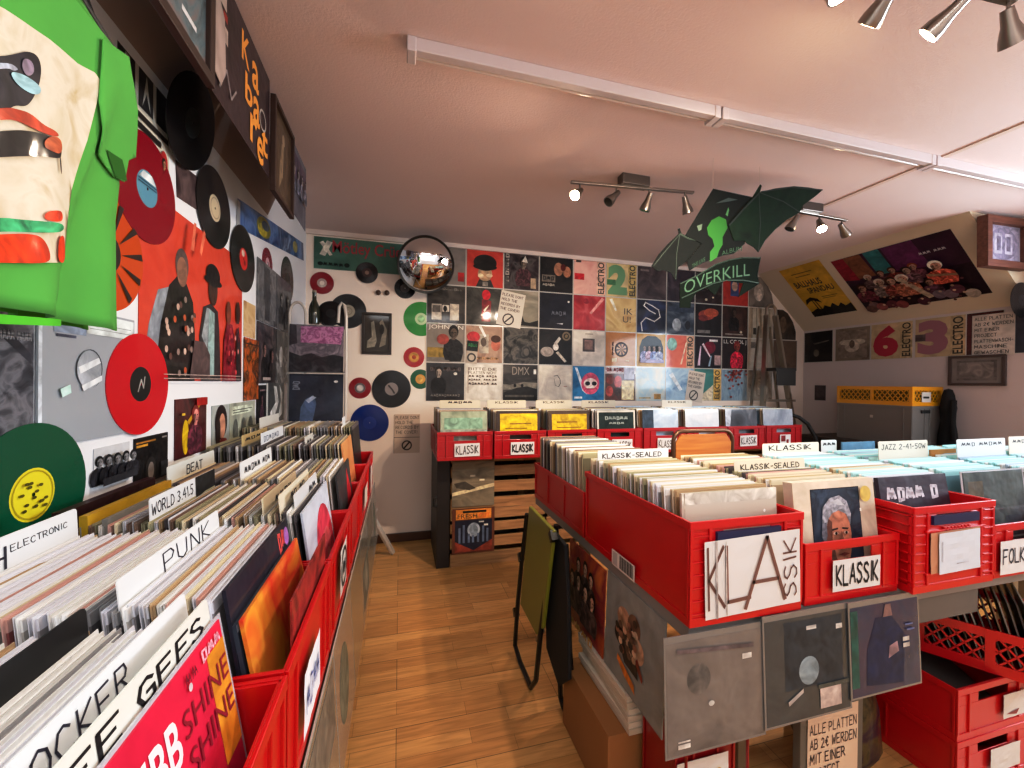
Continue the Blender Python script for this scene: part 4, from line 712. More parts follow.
card('cream tab card, rearmost of three small tabs by the pink disc sleeve', LM[2], z0, .118, .09, '~~^~', (.3,.9,.8,.95), w=.3, h=.34, x=.0, c='#d9cfb8', wt=.8)
card('cream tab card, middle of three small tabs by the pink disc sleeve', LM[2], z0, .078, .11, '~^ ~^', (.3,.9,.8,.95), w=.3, h=.345, x=.0, c='#ddd4c0', wt=.8)
card('white tab card, front of three small tabs by the pink disc sleeve', LM[2], z0, .054, .12, '~~', (.55,.9,.9,.95), w=.26, h=.335, x=.02, c='#d5d7d8', wt=.8)
front('white sleeve with a big pink disc in the third left crate', LM[2], z0, .028, .14, '#c3cad6', [('e',.62,.48,.34,.4,'#cf4a60'),('e',.66,.4,.22,.26,'#d8707a'),('e',.66,.34,.1,.14,'#e09a90'),('p',[(.3,0),(.5,0),(.46,.14),(.34,.1)],'#3a2c4a')], x=.0)
def wl3(y): return 'behind the BEAT card' if y > .475 else ('midway in the fourth left crate' if y > .29 else 'at the aisle end, fourth left crate')
fill(LM[3], z0, .035, .53, 52, .1, .03, mix_far+['clear'], wl3, (.29,.48))
card('white card lettered BEAT on the left row', LM[3], z0, .478, .04, 'BEAT', (.35,.87,.7,.96), h=.35, c='#d5d8d4', wt=.8)
card('white card with small slanted writing in the fourth left crate', LM[3], z0, .29, .06, '~~^~~ ~^~', (.1,.88,.92,.95), h=.355, wt=.8)
front('black sleeve with a red blaze at the aisle end of the fourth left crate', LM[3], z0, .014, .12, '#3a3c3e', [('p',[(.4,.2),(.98,.2),(.9,.6),(.7,.95),(.55,.6)],'#b52430'),('p',[(.45,.1),(.95,.1),(.95,.36),(.5,.4)],'#4a2a34')])
fill(LM[4], z0+0.045, .055, .53, 50, .09, .03, mix_far, 'in the fifth left crate', (.4,.34,.22))
card('yellowed card at the wall side of the fifth left crate', LM[4], z0+0.045, .412, .04, '~^~~', (.1,.92,.9,.96), h=.345, c='#c9b98c', wt=.8)
card('white card with faint capitals in the fifth left crate', LM[4], z0+0.045, .345, .05, '^^~^~^', (.1,.89,.75,.96), h=.352, c='#d5dadf', ink='#7c8494', wt=.7)
card('small white tab among the olive sleeves of the fifth left crate', LM[4], z0+0.045, .2, .06, '~~', (.2,.9,.7,.95), w=.16, h=.33, x=-.03, c='#c9c9c4', wt=.8)
front('peach and orange sleeve at the aisle end of the fifth left crate', LM[4], z0+0.045, .045, .12, photo(('#c98a50','#d8a06a','#b8602c'),3), [('r',.5,0,1,.2,'#c24a24')])
fill(LM[5], z0+0.075, .055, .53, 48, .09, .03, mix_far, 'in the sixth left crate', (.46,.06))
card('white card at the wall side of the sixth left crate', LM[5], z0+0.075, .46, .04, '', None, h=.35, c='#d5d5d0')
card('small white card standing at the aisle end of the sixth left crate', LM[5], z0+0.075, .1, .08, '', None, w=.1, h=.345, x=-.06, c='#dde0e4')
# ---- island: short ends towards the camera
IZ = .70
def IM(x0, y): return T((x0+CW_/2, y, IZ))
kl = lambda wt=.95, j=.3: [('h','KLASSIK',.05,.14,.95,.88,INK,wt,0,j)]
BLUE = mat('#1c2350', .4)
MA = IM(.688,.848); MA2 = IM(.688,1.452); MB_ = IM(1.063,.857); MC = IM(1.43,.828); MD = IM(1.80,.835); ME = IM(2.172,.838); MF = IM(2.545,.838)
cA = crate('record_crate', 'deep red crate at the near corner of the island with a big crumpled paper', MA, .262, d=.595, kind='deep', tape=BLUE, red=RED, slot=True,
  paper=(-.135,.018,.165,.212,[('h','K',.02,.1,.2,.94,'#6d4a40',.45),('h','L',.2,.16,.46,.92,'#7a564a',.4),('h','A',.38,.04,.84,.98,'#7a564a',.32),('h','SSIK',.8,.1,.96,.9,'#6d4a40',.5,90),('r',.1,.0,.12,1,'#a8a2a0'),('r',.2,.02,.21,.98,'#b5b0ac')],.03))
b = MB(); b.box(-.0008,0,0,0,.135,.05,mat('#d8d2cb',.6))
for k in range(15): b.box(-.0012,.008+.0052*k,.006,-.0008,.0105+.0052*k+.001*(k%3),.046,mat('#4a4442',.6))
b.box(-.0012,.1,.004,-.0008,.128,.046,mat('#b5aeac',.6)); b.obj('barcode_sticker', cA, T((-CW_/2-.0045,.235,.004)))
crate('record_crate', 'shallow red crate at the far left corner of the island', MA2, .178, d=.6)
crate('record_crate', 'shallow bright red crate lettered KLASSIK at the front of the island', MB_, .170, paper=(-.085,.03,.095,.118,kl(.9),0), red=RED)
crate('record_crate', 'deep ribbed red crate with a blank white paper at the front of the island', MC, .252, kind='ribbed', tape=BLUE, paper=[(-.115,.055,.10,.175,[],.02,mat('#b98a6c',.6)),(-.085,.052,.095,.172,[('r',.06,.3,.08,.8,'#b5b5bc'),('r',.4,.2,.7,.22,'#bdbdc4')],.02,mat('#c9ced6',.55))])
crate('record_crate', 'red crate lettered FOLK at the right front of the island', MD, .170, paper=(-.158,.012,.0,.118,[('h','FOLK',.06,.3,.74,.78,'#1f2334',.7)],0))
crate('record_crate', 'red crate right of the FOLK crate, cut by the photo edge', ME, .170)
crate('record_crate', 'red crate at the far right end of the island', MF, .170)
isl = ['cream']*4+['milky']*4+['tan','clear','clear','olive']
sA = lambda y: 'in the deep corner crate of the island' if y < .545 else 'at the very back of the deep corner crate'
fill(MA, z0, .075, .565, 66, .1, .04, isl, sA, (.535,))
front('cream white boxed sleeve at the front of the deep corner crate', MA, z0, .058, .05, mat('#c9c2b4',.3,coat=.4), [('r',0,.9,1,1,'#d5cfc2'),('e',.86,.8,.012,.014,'#f0ece6'),('r',.02,.0,.03,1,'#b5ad9e')], t=.008)
card('long white card lettered KLASSIK-SEALED in the corner crate', MA, z0, .535, .02, 'KLASSIK-SEALED', (.06,.905,.9,.97), h=.34, wt=1.0)
fill(MA2, z0, .05, .56, 58, .08, .03, ['cream','milky','brown','dark','tan','olive','grey'], 'in the far left corner crate of the island')
sB = lambda y: 'behind the portrait box, low KLASSIK crate' if y < .25 else 'behind the card, low KLASSIK crate'
fill(MB_, z0, .1, .53, 50, .16, .05, ['cream','milky','tan','cream','rose','olive','dark'], sB, (.25,))
PORT = [('r',.2,.0,.8,.93,'#20222c'),('r',.21,.0,.79,.92,photo(('#1c2436','#3a4a60','#232a3a','#465a6e'),9)),('p',[(.22,.0),(.78,.0),(.74,.16),(.62,.26),(.4,.26),(.28,.18)],'#17141a'),
 ('p',[(.36,.26),(.42,.2),(.52,.17),(.6,.22),(.64,.34),(.66,.5),(.64,.64),(.56,.73),(.45,.74),(.37,.66),(.34,.5)],ink('#b57c64',.7,1.15,26)),('p',[(.36,.3),(.43,.2),(.5,.17),(.45,.3),(.42,.46),(.43,.62),(.38,.66),(.34,.5)],ink('#6d4438',.7,1.2,26)),
 ('p',[(.34,.52),(.31,.62),(.33,.76),(.42,.84),(.54,.86),(.63,.8),(.67,.68),(.65,.58),(.61,.68),(.52,.72),(.44,.7),(.38,.64)],ink('#8f9098',.6,1.3,40)),('p',[(.31,.62),(.29,.5),(.33,.42),(.36,.5),(.36,.62)],ink('#6d6e78',.6,1.3,40)),('p',[(.42,.8),(.52,.83),(.6,.76),(.52,.77)],'#b5b6bc'),
 ('p',[(.41,.555),(.49,.565),(.49,.55),(.42,.54)],'#3a241e'),('p',[(.54,.565),(.62,.555),(.61,.54),(.54,.55)],'#3a241e'),('e',.455,.515,.03,.014,'#d8c0b0'),('e',.58,.515,.028,.014,'#d8c0b0'),('e',.458,.515,.014,.014,'#1c1416'),('e',.582,.515,.014,.014,'#1c1416'),
 ('p',[(.52,.54),(.56,.4),(.53,.385),(.49,.4)],'#8a5646'),('p',[(.53,.5),(.56,.41),(.575,.42)],'#d0a088'),('p',[(.46,.325),(.53,.34),(.6,.325),(.53,.305)],'#7a342e'),('p',[(.46,.27),(.56,.25),(.6,.29),(.54,.28)],'#8e5c4a'),('e',.85,.86,.07,.075,'#c2a860'),('r',.76,.7,.78,.73,'#e8e4dc')]
front('cream box with a painted portrait of a grey haired man, front of the island', MB_, z0, .06, .1, '#cdbfae', PORT, t=.03, w=.315, h=.31)
card('cream card lettered KLASSIK-SEALED in the low KLASSIK crate', MB_, z0, .245, .1, 'KLASSIK-SEALED', (.08,.9,.92,.965), h=.336, c='#d9ceb8', wt=.95)
cy = ['ice']*5+['aqua']*4+['milky','blue','clear']  # cool daylight from the right window put into these sleeve colours
sC = lambda y: 'in the deep ribbed crate'
fill(MC, z0, .1, .52, 48, .14, .05, cy+['cream','tan'], sC, (.525,))
front('dark violet boxed sleeve with white italic writing at the front of the ribbed crate', MC, z0, .075, .16, photo(('#2c2530','#3d3342','#241f28'),4), [('h','~^~~ ^',.08,.74,.84,.9,'#cfc9cf',1.3),('r',.0,.0,1,.6,'#5a2430')], t=.012)
card('white card lettered KLASSIK at the back of the ribbed crate', MC, z0, .53, .03, 'KLASSIK', (.1,.91,.86,.98), h=.347, c='#e0dccf', wt=.9)
sD = lambda y: 'in front of the JAZZ card' if y < .34 else 'behind the JAZZ card'
fill(MD, z0, .1, .53, 48, .14, .05, cy, sD, (.335,))
front('dark glossy sleeve at the front of the FOLK crate', MD, z0, .065, .1, photo(('#2c3438','#3d484a','#4f5a58','#23282c'),5), [('r',.06,.3,.3,.9,'#5d5648'),('r',.62,.1,.9,.5,'#39424a'),('r',0,.26,1,.28,'#8aa0a4')], outer=True)
card('white card lettered JAZZ on the right of the island', MD, z0, .335, .05, 'JAZZ 2-41-50W', (.05,.905,.95,.97), w=.28, h=.372, c='#dcd8c8', wt=.8)
card('small white tab at the back left of the FOLK crate', MD, z0, .545, .03, '~~~', (.1,.93,.9,.97), w=.09, h=.35, x=-.13, c='#d5dcdf', wt=.9)
front('slate blue sleeve standing tallest at the back of the FOLK crate', MD, z0, .54, .02, '#5d86a0', [], w=.2, x=.03, h=.34, t=.006)
for i, (MM, nm) in enumerate(((ME,'in the crate right of FOLK'),(MF,'in the far right crate'))):
    fill(MM, z0, .06, .53, 44, .12, .05, cy, nm, (.26,))
    card('white card with small writing, '+('first' if i == 0 else 'second')+' card to the right of the JAZZ card', MM, z0, .28+.02*i, .05, '~~^ ~~^~~', (.08,.92,.92,.965), h=.378, c='#d5dada' if i == 0 else '#d8d0c0', wt=.7)
front('orange brown sleeve edge beside the card right of JAZZ', ME, z0, .36, .04, '#b88a4a', [], w=.16, x=-.1, h=.325)
# ---- back row along the rear wall
BZ = .79
BX0, BP = .231, .3745
bk = ['cream','tan','brown','olive','dark','milky','grey']
fa = [(photo(('#8c9a86','#a8b09a','#77846e'),5),[('r',0,.0,1,.6,'#9a9c90'),('r',.08,.62,.9,.86,'#8fae98'),('o',.3,.3,.1,.02,'#6d7068')],'pale green landscape sleeve'),
 ('#4a3c34',[('r',.08,.5,.94,.94,'#d8b41c'),('r',.3,.7,.8,.73,'#8a7020'),('r',.2,.6,.7,.62,'#8a7020'),('e',.8,.5,.08,.06,'#b52a34')],'sleeve with a wide yellow title panel'),
 ('#5a4a3c',[('r',.08,.52,.94,.92,'#d2ae24'),('r',.2,.72,.7,.75,'#7d661e'),('r',.2,.6,.8,.62,'#7d661e'),('r',.0,.3,1,.46,'#3a3440')],'brown sleeve with a narrower yellow title panel'),
 ('#c9c4b8',[('r',.04,.0,.96,.95,'#202e2a'),('h','^~~^~~',.2,.76,.8,.86,'#a8b0a8',1.2),('h','~~^~',.3,.66,.7,.72,'#a8b0a8',1.2)],'dark green sleeve with a pale border'),
 (photo(('#9db4c9','#c2cfda','#7d94ae'),4),[('r',0,0,.3,1,'#3c4c5c')],'pale blue sleeve with a dark left edge'),
 (photo(('#c2ccd4','#dce0e2','#a3b0bc'),4),[],'frosty white sleeve'),
 (photo(('#34363c','#5a5e66','#8a8e94'),5),[('p',[(.0,1),(.2,1),(.12,.4),(0,.4)],'#b5bcc4')],'dark grey glossy sleeve'),
 (photo(('#8e98a3','#a8b0b8','#78828e'),4),[],'plain blue grey sleeve')]
for k in range(8):
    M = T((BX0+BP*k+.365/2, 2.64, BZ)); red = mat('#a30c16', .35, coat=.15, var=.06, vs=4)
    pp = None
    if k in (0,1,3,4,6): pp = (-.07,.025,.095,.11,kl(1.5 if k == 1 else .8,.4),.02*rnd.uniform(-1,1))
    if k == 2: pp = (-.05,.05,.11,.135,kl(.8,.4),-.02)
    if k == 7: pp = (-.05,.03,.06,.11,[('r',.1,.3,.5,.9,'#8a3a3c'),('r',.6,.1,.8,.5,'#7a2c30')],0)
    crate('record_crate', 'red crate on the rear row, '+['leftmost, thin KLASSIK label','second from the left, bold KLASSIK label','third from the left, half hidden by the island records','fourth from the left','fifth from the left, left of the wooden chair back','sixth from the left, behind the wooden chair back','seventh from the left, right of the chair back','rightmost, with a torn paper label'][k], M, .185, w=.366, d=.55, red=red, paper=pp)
    fill(M, z0, .07, .5, 24, .08, .03, bk+(['blue','ice'] if k > 3 else []), 'in rear crate %d' % k)
    base, art, nm = fa[k]
    front(nm+' at the front of the '+['first','second','third','fourth','fifth','sixth','seventh','eighth'][k]+' rear crate', M, z0, .05, .07, base, art)
    if k in (0,1,2,3,5):
        card('pale card lettered KLASSIK standing in the '+['first','second','third','fourth','fifth','sixth'][k]+' rear crate', M, z0, .36, .03, ('~~^~~' if k in (0,) else 'KLASSIK'), (.2,.93,.8,.98), w=.3, h=.365, c='#d8cbb4', wt=1, x=rnd.uniform(-.01,.03))
# ---- the 280 records that show largest are objects; the others of the kind are one mass
def seen(M):
    p = M @ Vector((0,.3,0)); d = p-EYE; z = d.dot(_fw)
    if z < .1: return 0
    x = 512+F*d.dot(_r)/z; y = 384-F*d.dot(_u)/z
    return 1/z if -60 < x < 1090 and y < 850 else .01/z
LPS.sort(key=lambda q: -seen(q[0]))
WORD = ['first','second','third','fourth','fifth','sixth','seventh','eighth','ninth','tenth','eleventh','twelfth']
cnt = {}
one, rest = LPS[:205], LPS[205:]
grp = {}
for q in one: grp.setdefault((q[2], q[1][0]), []).append(q)
for (wh, k), L_ in grp.items():
    fr = LM if False else None
    L_.sort(key=lambda q: (q[0].translation.y if 'left' not in wh and 'card' not in wh else 0) + (-q[0].translation.x if ('PUNK' in wh or 'black card' in wh or 'COCKER' in wh or 'left crate' in wh or 'WORLD' in wh or 'BEAT' in wh or 'tab' in wh or 'pink disc' in wh) else q[0].translation.y))
    for i, q in enumerate(L_):
        o = bpy.data.objects.new('record_sleeve', lp_mesh(q[1])); COL.objects.link(o); o.matrix_world = q[0]
        n = (WORD[i] if i < 12 else '%dth' % (i+1))
        lab = (CWORD[k]+' record ' + wh) if len(L_) == 1 else (n+' '+CWORD[k]+' record from the front, '+wh)
        tag(o, lab, 'record', 'records standing '+wh)
b = MB()
for M, v, wh in rest:
    me = lp_mesh(v)
    off = len(b.v); b.v += [tuple(M @ vv.co) for vv in me.vertices]
    mm = [b.m(m_) for m_ in me.materials]
    for p in me.polygons: b.f.append([i+off for i in p.vertices]); b.mi.append(mm[p.material_index])
tag(b.obj('record_sleeves'), 'remaining sleeved records packed in the farther crates', 'records', None, 'stuff')
# ------------------------------------------------------------------ counters and island table
WT = mat('#8c8680', .5, var=.08); WOODB = mat('#8a7458', .6, var=.12)
o = thing('record_counter', 'long counter under the left row of red crates', 'counter', T((0,0,0)))
b = MB(); b.box(XL+.002,.2,LZ-.03,-.15,2.44,LZ,mat('#5a4634',.6,var=.1)); b.obj('worktop', o, bevel=.002)
for y in (.25, 1.0, 1.75, 2.38):
    for x in (-.64, -.22):
        b = MB(); b.box(x-.02,y-.02,0,x+.02,y+.02,LZ-.03,mat('#4a3a2c',.6)); b.obj('leg', o, bevel=.002)
b = MB(); b.box(-.66,.24,.08,-.20,2.40,.1,mat('#4a3a2c',.6)); b.obj('lower_shelf', o)
# sleeves hanging off the counter's aisle edge
HG = [mat(c,.22,coat=.5,var=.25,vs=9) for c in ('#8a877c','#7d8078','#8c8a84','#85806f')]
for k in range(7):
    y = .36+.32*k
    art = [[('r',.1,.1,.9,.6,'#6a6c64'),('e',.5,.4,.2,.2,'#8a8f84')],[('r',.05,.5,.95,.95,'#7a7468')],[('e',.4,.5,.25,.3,'#737a6c')],[]][k%4]
    M = frame((-.136+.012, y, .372), (0,1,0), (-.06,0,1))
    oo = sleeve('record_sleeve', 'plastic-sleeved record hanging below the '+['nearest','second','third','fourth','fifth','sixth','seventh'][k]+' stretch of the left counter', 'record', M, .31, .31, HG[k%4], art, t=.004, group='records hung along the left counter')
    b = MB(); pm = mat('#b5b8b2', .12, coat=.6)
    for q in ((-.007,-.007,.0,.317),(.31,-.007,.317,.317),(0,-.007,.31,0),(0,.31,.31,.317)): b.box(q[0],q[1],.001,q[2],q[3],.0034,pm)
    b.obj('plastic_sleeve', oo)
o = thing('floral_bag', 'patterned cloth bag under the near end of the left counter', 'bag', T((-.3,.62,.1)))
b = MB(); pr = [(.0,.0),(.12,.0),(.17,.05),(.18,.18),(.15,.32),(.10,.42),(.09,.43)]
b.lathe(pr, photo(('#3a3a24','#8a8a54','#5a6a3a','#c2bc98'), 24), 20); b.obj('cloth_body', o, smooth=True)
b = MB(); b.tube([(.09*math.cos(a),.0,.42+.09*math.sin(a)) for a in [PI*k/10 for k in range(11)]], .008, '#5a5a3a'); b.obj('strap', o, smooth=True)
# island
o = thing('island_table', 'grey-topped trestle table carrying the island crates', 'table', T((0,0,0)))
b = MB(); b.prism([(.70,.865),(3.05,.865),(3.05,1.42),(1.05,1.42),(1.05,2.06),(.70,2.06)], IZ-.042, IZ, WT); b.obj('tabletop', o, bevel=.002)
b = MB(); b.box(.71,.872,IZ-.12,1.8,.89,IZ-.042,mat('#6d655c',.6,var=.1)); b.obj('apron', o)
for x, y in ((1.10,1.12),(1.9,1.34),(2.9,1.3),(.95,1.98)):
    b = MB(); b.box(x-.02,y-.03,0,x+.02,y+.03,IZ-.042,WOODB); b.obj('leg', o, bevel=.002)
b = MB(); b.box(1.175,.955,0,1.43,.98,.42,mat('#6d6456',.6,var=.1)); b.obj('front_board', o, bevel=.002)
for z0, z1 in ((.42,IZ-.042),):
    b = MB(); b.box(1.29,.955,z0,1.33,.98,z1,mat('#6d6456',.6)); b.obj('leg', o)
LNS = ('ALLE PLATTEN','AB 2€ WERDEN','MIT EINER','PROJECT','PLATTENWASCH-','MASCHINE')
b = MB(); b.box(0,0,0,.205,.30,.0008,mat('#cfb9a2',.6)); A = Art(b,.205,.30,.0008)
for i, t in enumerate(LNS): A.hand(t, .04, .76-.148*i, (.97,.97,.74,.62,.97,.84)[i], .875-.148*i, '#3a2418', .75)
tag(b.obj('notice', None, frame((1.2,.953,.008),(1,0,0),(0,0,1))), 'handwritten notice fixed to the board under the island', 'sign')
# records hanging from the island's edges
def hung(label, M, base, art, w=.285, h=.262, sl=True, top=None):
    oo = sleeve('record_sleeve', label, 'record', M, w, h, base, art, t=.004, group=None)
    if sl:
        b = MB(); pm = mat('#7d7b78', .12, coat=.6)
        for q in ((-.006,-.006,0,h+.015),(w,-.006,w+.006,h+.015),(0,-.006,w,0),(0,h,w,h+.015)): b.box(q[0],q[1],.001,q[2],q[3],.0034,pm)
        b.obj('plastic_sleeve', oo)
    return oo
hz = .425
hung('grey plastic-sleeved record hanging under the corner crate of the island', frame((.622,.838,.412),(1,0,0),(0,.05,1)), photo(('#6a6460','#7d7772','#585350'),4,coat=.6,rough=.2), [('e',.32,.64,.12,.14,'#6a6560'),('r',.78,.74,.88,.79,'#cfcbc6'),('r',.1,.05,.22,.09,'#d3cfca'),('r',.1,.105,.22,.12,'#c2beb9'),('e',.44,.4,.03,.025,'#c9c9c6'),('p',[(.1,.9),(.9,.84),(.9,.88),(.1,.94)],'#6d6060')])
hung('dark record with a round pale label hanging under the low KLASSIK crate', frame((.912,.834,.425),(1,0,0),(0,.05,1)), photo(('#34373a','#484c4e','#3c3f42'),4,coat=.6,rough=.2), [('r',.22,.3,.92,.96,'#33393f'),('e',.5,.46,.12,.14,'#7d8a90'),('r',.48,.86,.6,.9,'#b5b2ae'),('r',.84,.82,.92,.87,'#cfcbc6'),('r',.62,.06,.88,.26,'#b5a8a2'),('p',[(.24,.2),(.42,.3),(.42,.26),(.25,.16)],'#a9a6a2'),('r',.6,.26,.98,.3,'#55564e')])
hung('blue record with a standing figure hanging beside the lattice crate', frame((1.2,.83,.448),(1,0,0),(0,.05,1)), photo(('#232c44','#2f3a56','#3a3450','#1f2a3a'),4,coat=.6,rough=.2), [('r',.0,.1,.1,.96,'#2a5a50'),('p',[(.2,.1),(.74,.05),(.78,.6),(.6,.84),(.36,.84),(.22,.5)],'#1d2746'),('p',[(.46,.84),(.6,.84),(.58,.98),(.5,.98)],'#8a6d68'),('p',[(.52,.36),(.68,.42),(.66,.54),(.54,.5)],'#a58a90'),('r',.74,.52,.84,.57,'#c9c5c0'),('r',.74,.45,.84,.5,'#c9c5c0'),('r',.78,.7,.9,.72,'#5a6488'),('r',.8,.64,.92,.66,'#5a6488')], w=.262, h=.24)
def side_frame(y0, z0): return frame((.684, y0, z0), (0,-1,0), (-.0,0,1)) @ Matrix.Rotation(-.05, 4, 'X')
hung('flame coloured cover with five dark figures on the side of the island', frame((.690,1.59,.345),(0,-1,0),(.03,0,1)), photo(('#7a2c24','#b5522c','#8a2c34','#c9703a'),4), [('f',x,y,k_,'#4a3a34','#d0a488') for x,y,k_ in ((.3,.4,.62),(.52,.44,.62),(.7,.38,.62),(.2,.18,.66),(.42,.2,.7),(.64,.16,.7),(.84,.18,.64))]+[('h','~~~~^',.1,.04,.9,.14,'#d8a85a',1)], w=.31, h=.305, sl=False)
hung('pale grey cover with a huddled cartoon crowd on the side of the island', frame((.690,1.268,.345),(0,-1,0),(.03,0,1)), '#8d8d88', [('e',.46,.5,.2,.2,'#4a3a34'),('e',.36,.66,.12,.12,'#b98a6a'),('e',.54,.68,.11,.12,'#7a5440'),('e',.6,.5,.12,.12,'#c9a080'),('e',.34,.48,.14,.1,'#2c2624'),('p',[(.3,.4),(.62,.36),(.64,.24),(.4,.26)],'#2a2424'),('p',[(.62,.44),(.72,.3),(.7,.26),(.58,.38)],'#8a3a2c'),('p',[(.28,.28),(.58,.16),(.6,.08),(.4,.14),(.27,.22)],'#c9762c'),('e',.48,.44,.06,.07,'#d8b08a')]+[('e',rnd.gauss(.47,.1),rnd.gauss(.5,.1),.035,.035,rnd.choice(['#3a2c28','#c49a7a','#5d4438','#8a5a44','#d0b090','#2a2424'])) for k in range(34)], w=.32, h=.315, sl=False)
# under the island
o = thing('cardboard_box', 'brown cardboard box on the floor beside the island', 'box', T((.765,1.28,0)))
CB = mat('#a06a38',.75,var=.08); b = MB(); b.box(-.15,-.175,0,.15,.175,.235,CB); b.obj('carton_body', o, bevel=.003)
for sx in (-1, 1):
    b = MB(); b.box(min(0,sx*.15)+.001*(sx>0),-.175,.235,max(0,sx*.15)-.001*(sx<0),.175,.238,CB); b.obj('flap', o)
b = MB(); b.box(0,0,0,.1,.16,.0008,mat('#a8a29c',.6)); Art(b,.1,.16,.0008).run([('h','~~',.2,.6,.6,.8,'#5a5450',1)]); b.obj('paper_label', o, frame((-.03,-.1765,.05),(1,0,0),(0,0,1)))
for k in range(6):
    sleeve('record_sleeve', ['lowest','second lowest','third lowest','fourth lowest','fifth lowest','topmost'][k]+' white sleeve of the flat stack on the cardboard box', 'record', T((.675+.006*rnd.random(),1.09+.004*k,.239+.017*k)) @ Rz(rnd.uniform(-.03,.03)), .24, .34, mat(['#cbbfa8','#d6ccb8'][k%2],.6), [], t=.0165, group='white sleeves stacked on the cardboard box')
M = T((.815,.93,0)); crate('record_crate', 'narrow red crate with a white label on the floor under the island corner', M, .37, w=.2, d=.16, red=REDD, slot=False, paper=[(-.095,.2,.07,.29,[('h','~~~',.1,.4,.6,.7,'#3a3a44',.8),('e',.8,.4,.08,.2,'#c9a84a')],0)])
M = T((1.90,.872,0)); crate('record_crate', 'bottom red crate of the stack at the lower right', M, .172, w=.37, d=.56, red=RED, paper=(-.03,.04,.12,.12,[],0))
M = T((1.90,.872,.172)); crate('record_crate', 'middle red crate of the stack at the lower right, under the lattice crate', M, .168, w=.37, d=.56, red=RED, paper=(.03,.035,.16,.115,[('p',[(.1,.2),(.5,.1),(.6,.3)],'#8a3a3c')],0))
Mt = T((1.90,.872,.172))
for k in range(14):
    o2 = sleeve('record_sleeve', ['front','second','third','fourth','fifth','sixth','seventh','eighth','ninth','tenth','eleventh','twelfth','thirteenth','rearmost'][k]+' flat-lying record edge in the middle crate of the lower right stack', 'record', lpm(Mt,.06+.026*k,.012,1.12)@T((-.15,0,0)), .30, .30, mat(rnd.choice(['#6d645a','#8a8070','#4a4440','#3a3532']),.5), [], t=.004, group='records in the middle crate')
ML = T((1.925,.90,.341)) @ Rz(-1.02)
crate('milk_crate', 'red lattice crate on top of the stack at the lower right', ML, .145, w=.36, d=.40, kind='lattice', red=RED)
ML2 = ML @ T((0,0,0))
for k in range(16):
    q = lpm(ML2,.2,.012,.22+.01*k,.13-.018*k,PI/2)
    tag(sleeve('record_sleeve', None, None, q@T((-.15,0,0)), .30, .225, mat(rnd.choice(['#9a9080','#6d655c','#b5ab9a','#4a433e','#8a6a4c']),.5), [], t=.004), ['front','second','third','fourth','fifth','sixth','seventh','eighth','ninth','tenth','eleventh','twelfth','thirteenth','fourteenth','fifteenth','rearmost'][k]+' record in the red lattice crate', 'record', 'records in the lattice crate')
o = thing('bundle', 'dark bundled cloth bag on the floor below the hanging blue record', 'bag', T((1.52,1.12,0)))
b = MB(); b.lathe([(0,0),(.11,0),(.14,.06),(.13,.2),(.09,.34),(.04,.4),(0,.41)], photo(('#17161a','#3a2030','#5a4a2a','#141316'),10), 18); b.obj('cloth_body', o, smooth=True)
b = MB(); b.tube([(.05*math.cos(a),0,.38+.06*math.sin(a)) for a in [PI*k/8 for k in range(9)]], .006, '#2a2428'); b.obj('strap', o, smooth=True)
# folded chair leaning on the island's aisle side
o = thing('folding_chair', 'folded chair with an olive seat and black frame leaning on the island', 'chair', T((0,0,0)))
BK = mat('#121214', .35, metal=.4); OL = mat('#77791f', .45, coat=.3, var=.06)
def q6(x, y, X): p = pl(x, y, 0, X); return (X, p.y, p.z)
b = MB(); pts = [Vector(q6(*p, .552)) for p in ((529,506),(553,531),(542,628),(536,635),(520,604))]
n = Vector((1,0,0))*.016
b.add([tuple(p) for p in pts]+[tuple(p+n) for p in pts], [(0,1,2,3,4),(9,8,7,6,5)]+[(i,i+5,(i+1)%5+5,(i+1)%5) for i in range(5)], OL); b.obj('seat', o, bevel=.004)
b = MB(); b.tube([q6(527,514,.56),q6(522,560,.556),q6(518,600,.552),q6(515,645,.548)]+[(.548,q6(520,662,.548)[1],.011)]+[(.548,q6(531,697,.548)[1],.011),q6(536,680,.55),q6(541,630,.556),q6(548,580,.566),q6(554,530,.574)], .0105, BK); b.obj('front_frame', o, smooth=True)
yb = [q6(556,535,.60)[1], q6(566,552,.60)[1]]
b = MB(); b.tube([(.60,yb[0],.74),(.625,yb[0]+.02,.30),(.64,yb[0]+.03,.03),(.64,yb[0]+.0,.012),(.64,yb[1],.012),(.64,yb[1]-.01,.04),(.62,yb[1],.3),(.60,yb[1],.70)], .0105, BK); b.obj('rear_frame', o, smooth=True)
b = MB(); pts = [Vector(q6(*p, .585)) for p in ((552,530),(564,545),(567,600),(568,680),(558,686),(546,648),(545,600))]
b.add([tuple(p) for p in pts]+[tuple(p+n) for p in pts], [tuple(range(7)),tuple(range(13,6,-1))]+[(i,i+7,(i+1)%7+7,(i+1)%7) for i in range(7)], mat('#0d0d0f',.8)); b.obj('backrest', o, bevel=.004)
ST_ = mat('#8a8a8c',.3,metal=1)
for p, q in (((537,640),(543,630)),):
    b = MB(); b.bar(q6(*p,.575),q6(*q,.575),.012,.014,ST_); b.obj('hinge', o)
for p in ((521,560),(516,615),(553,540)):
    P_ = Vector(q6(*p,.555)); b = MB(); b.bar(P_-Vector((0,.012,0)),P_+Vector((0,.012,.028)),.024,.028,BK); b.obj('joint', o)
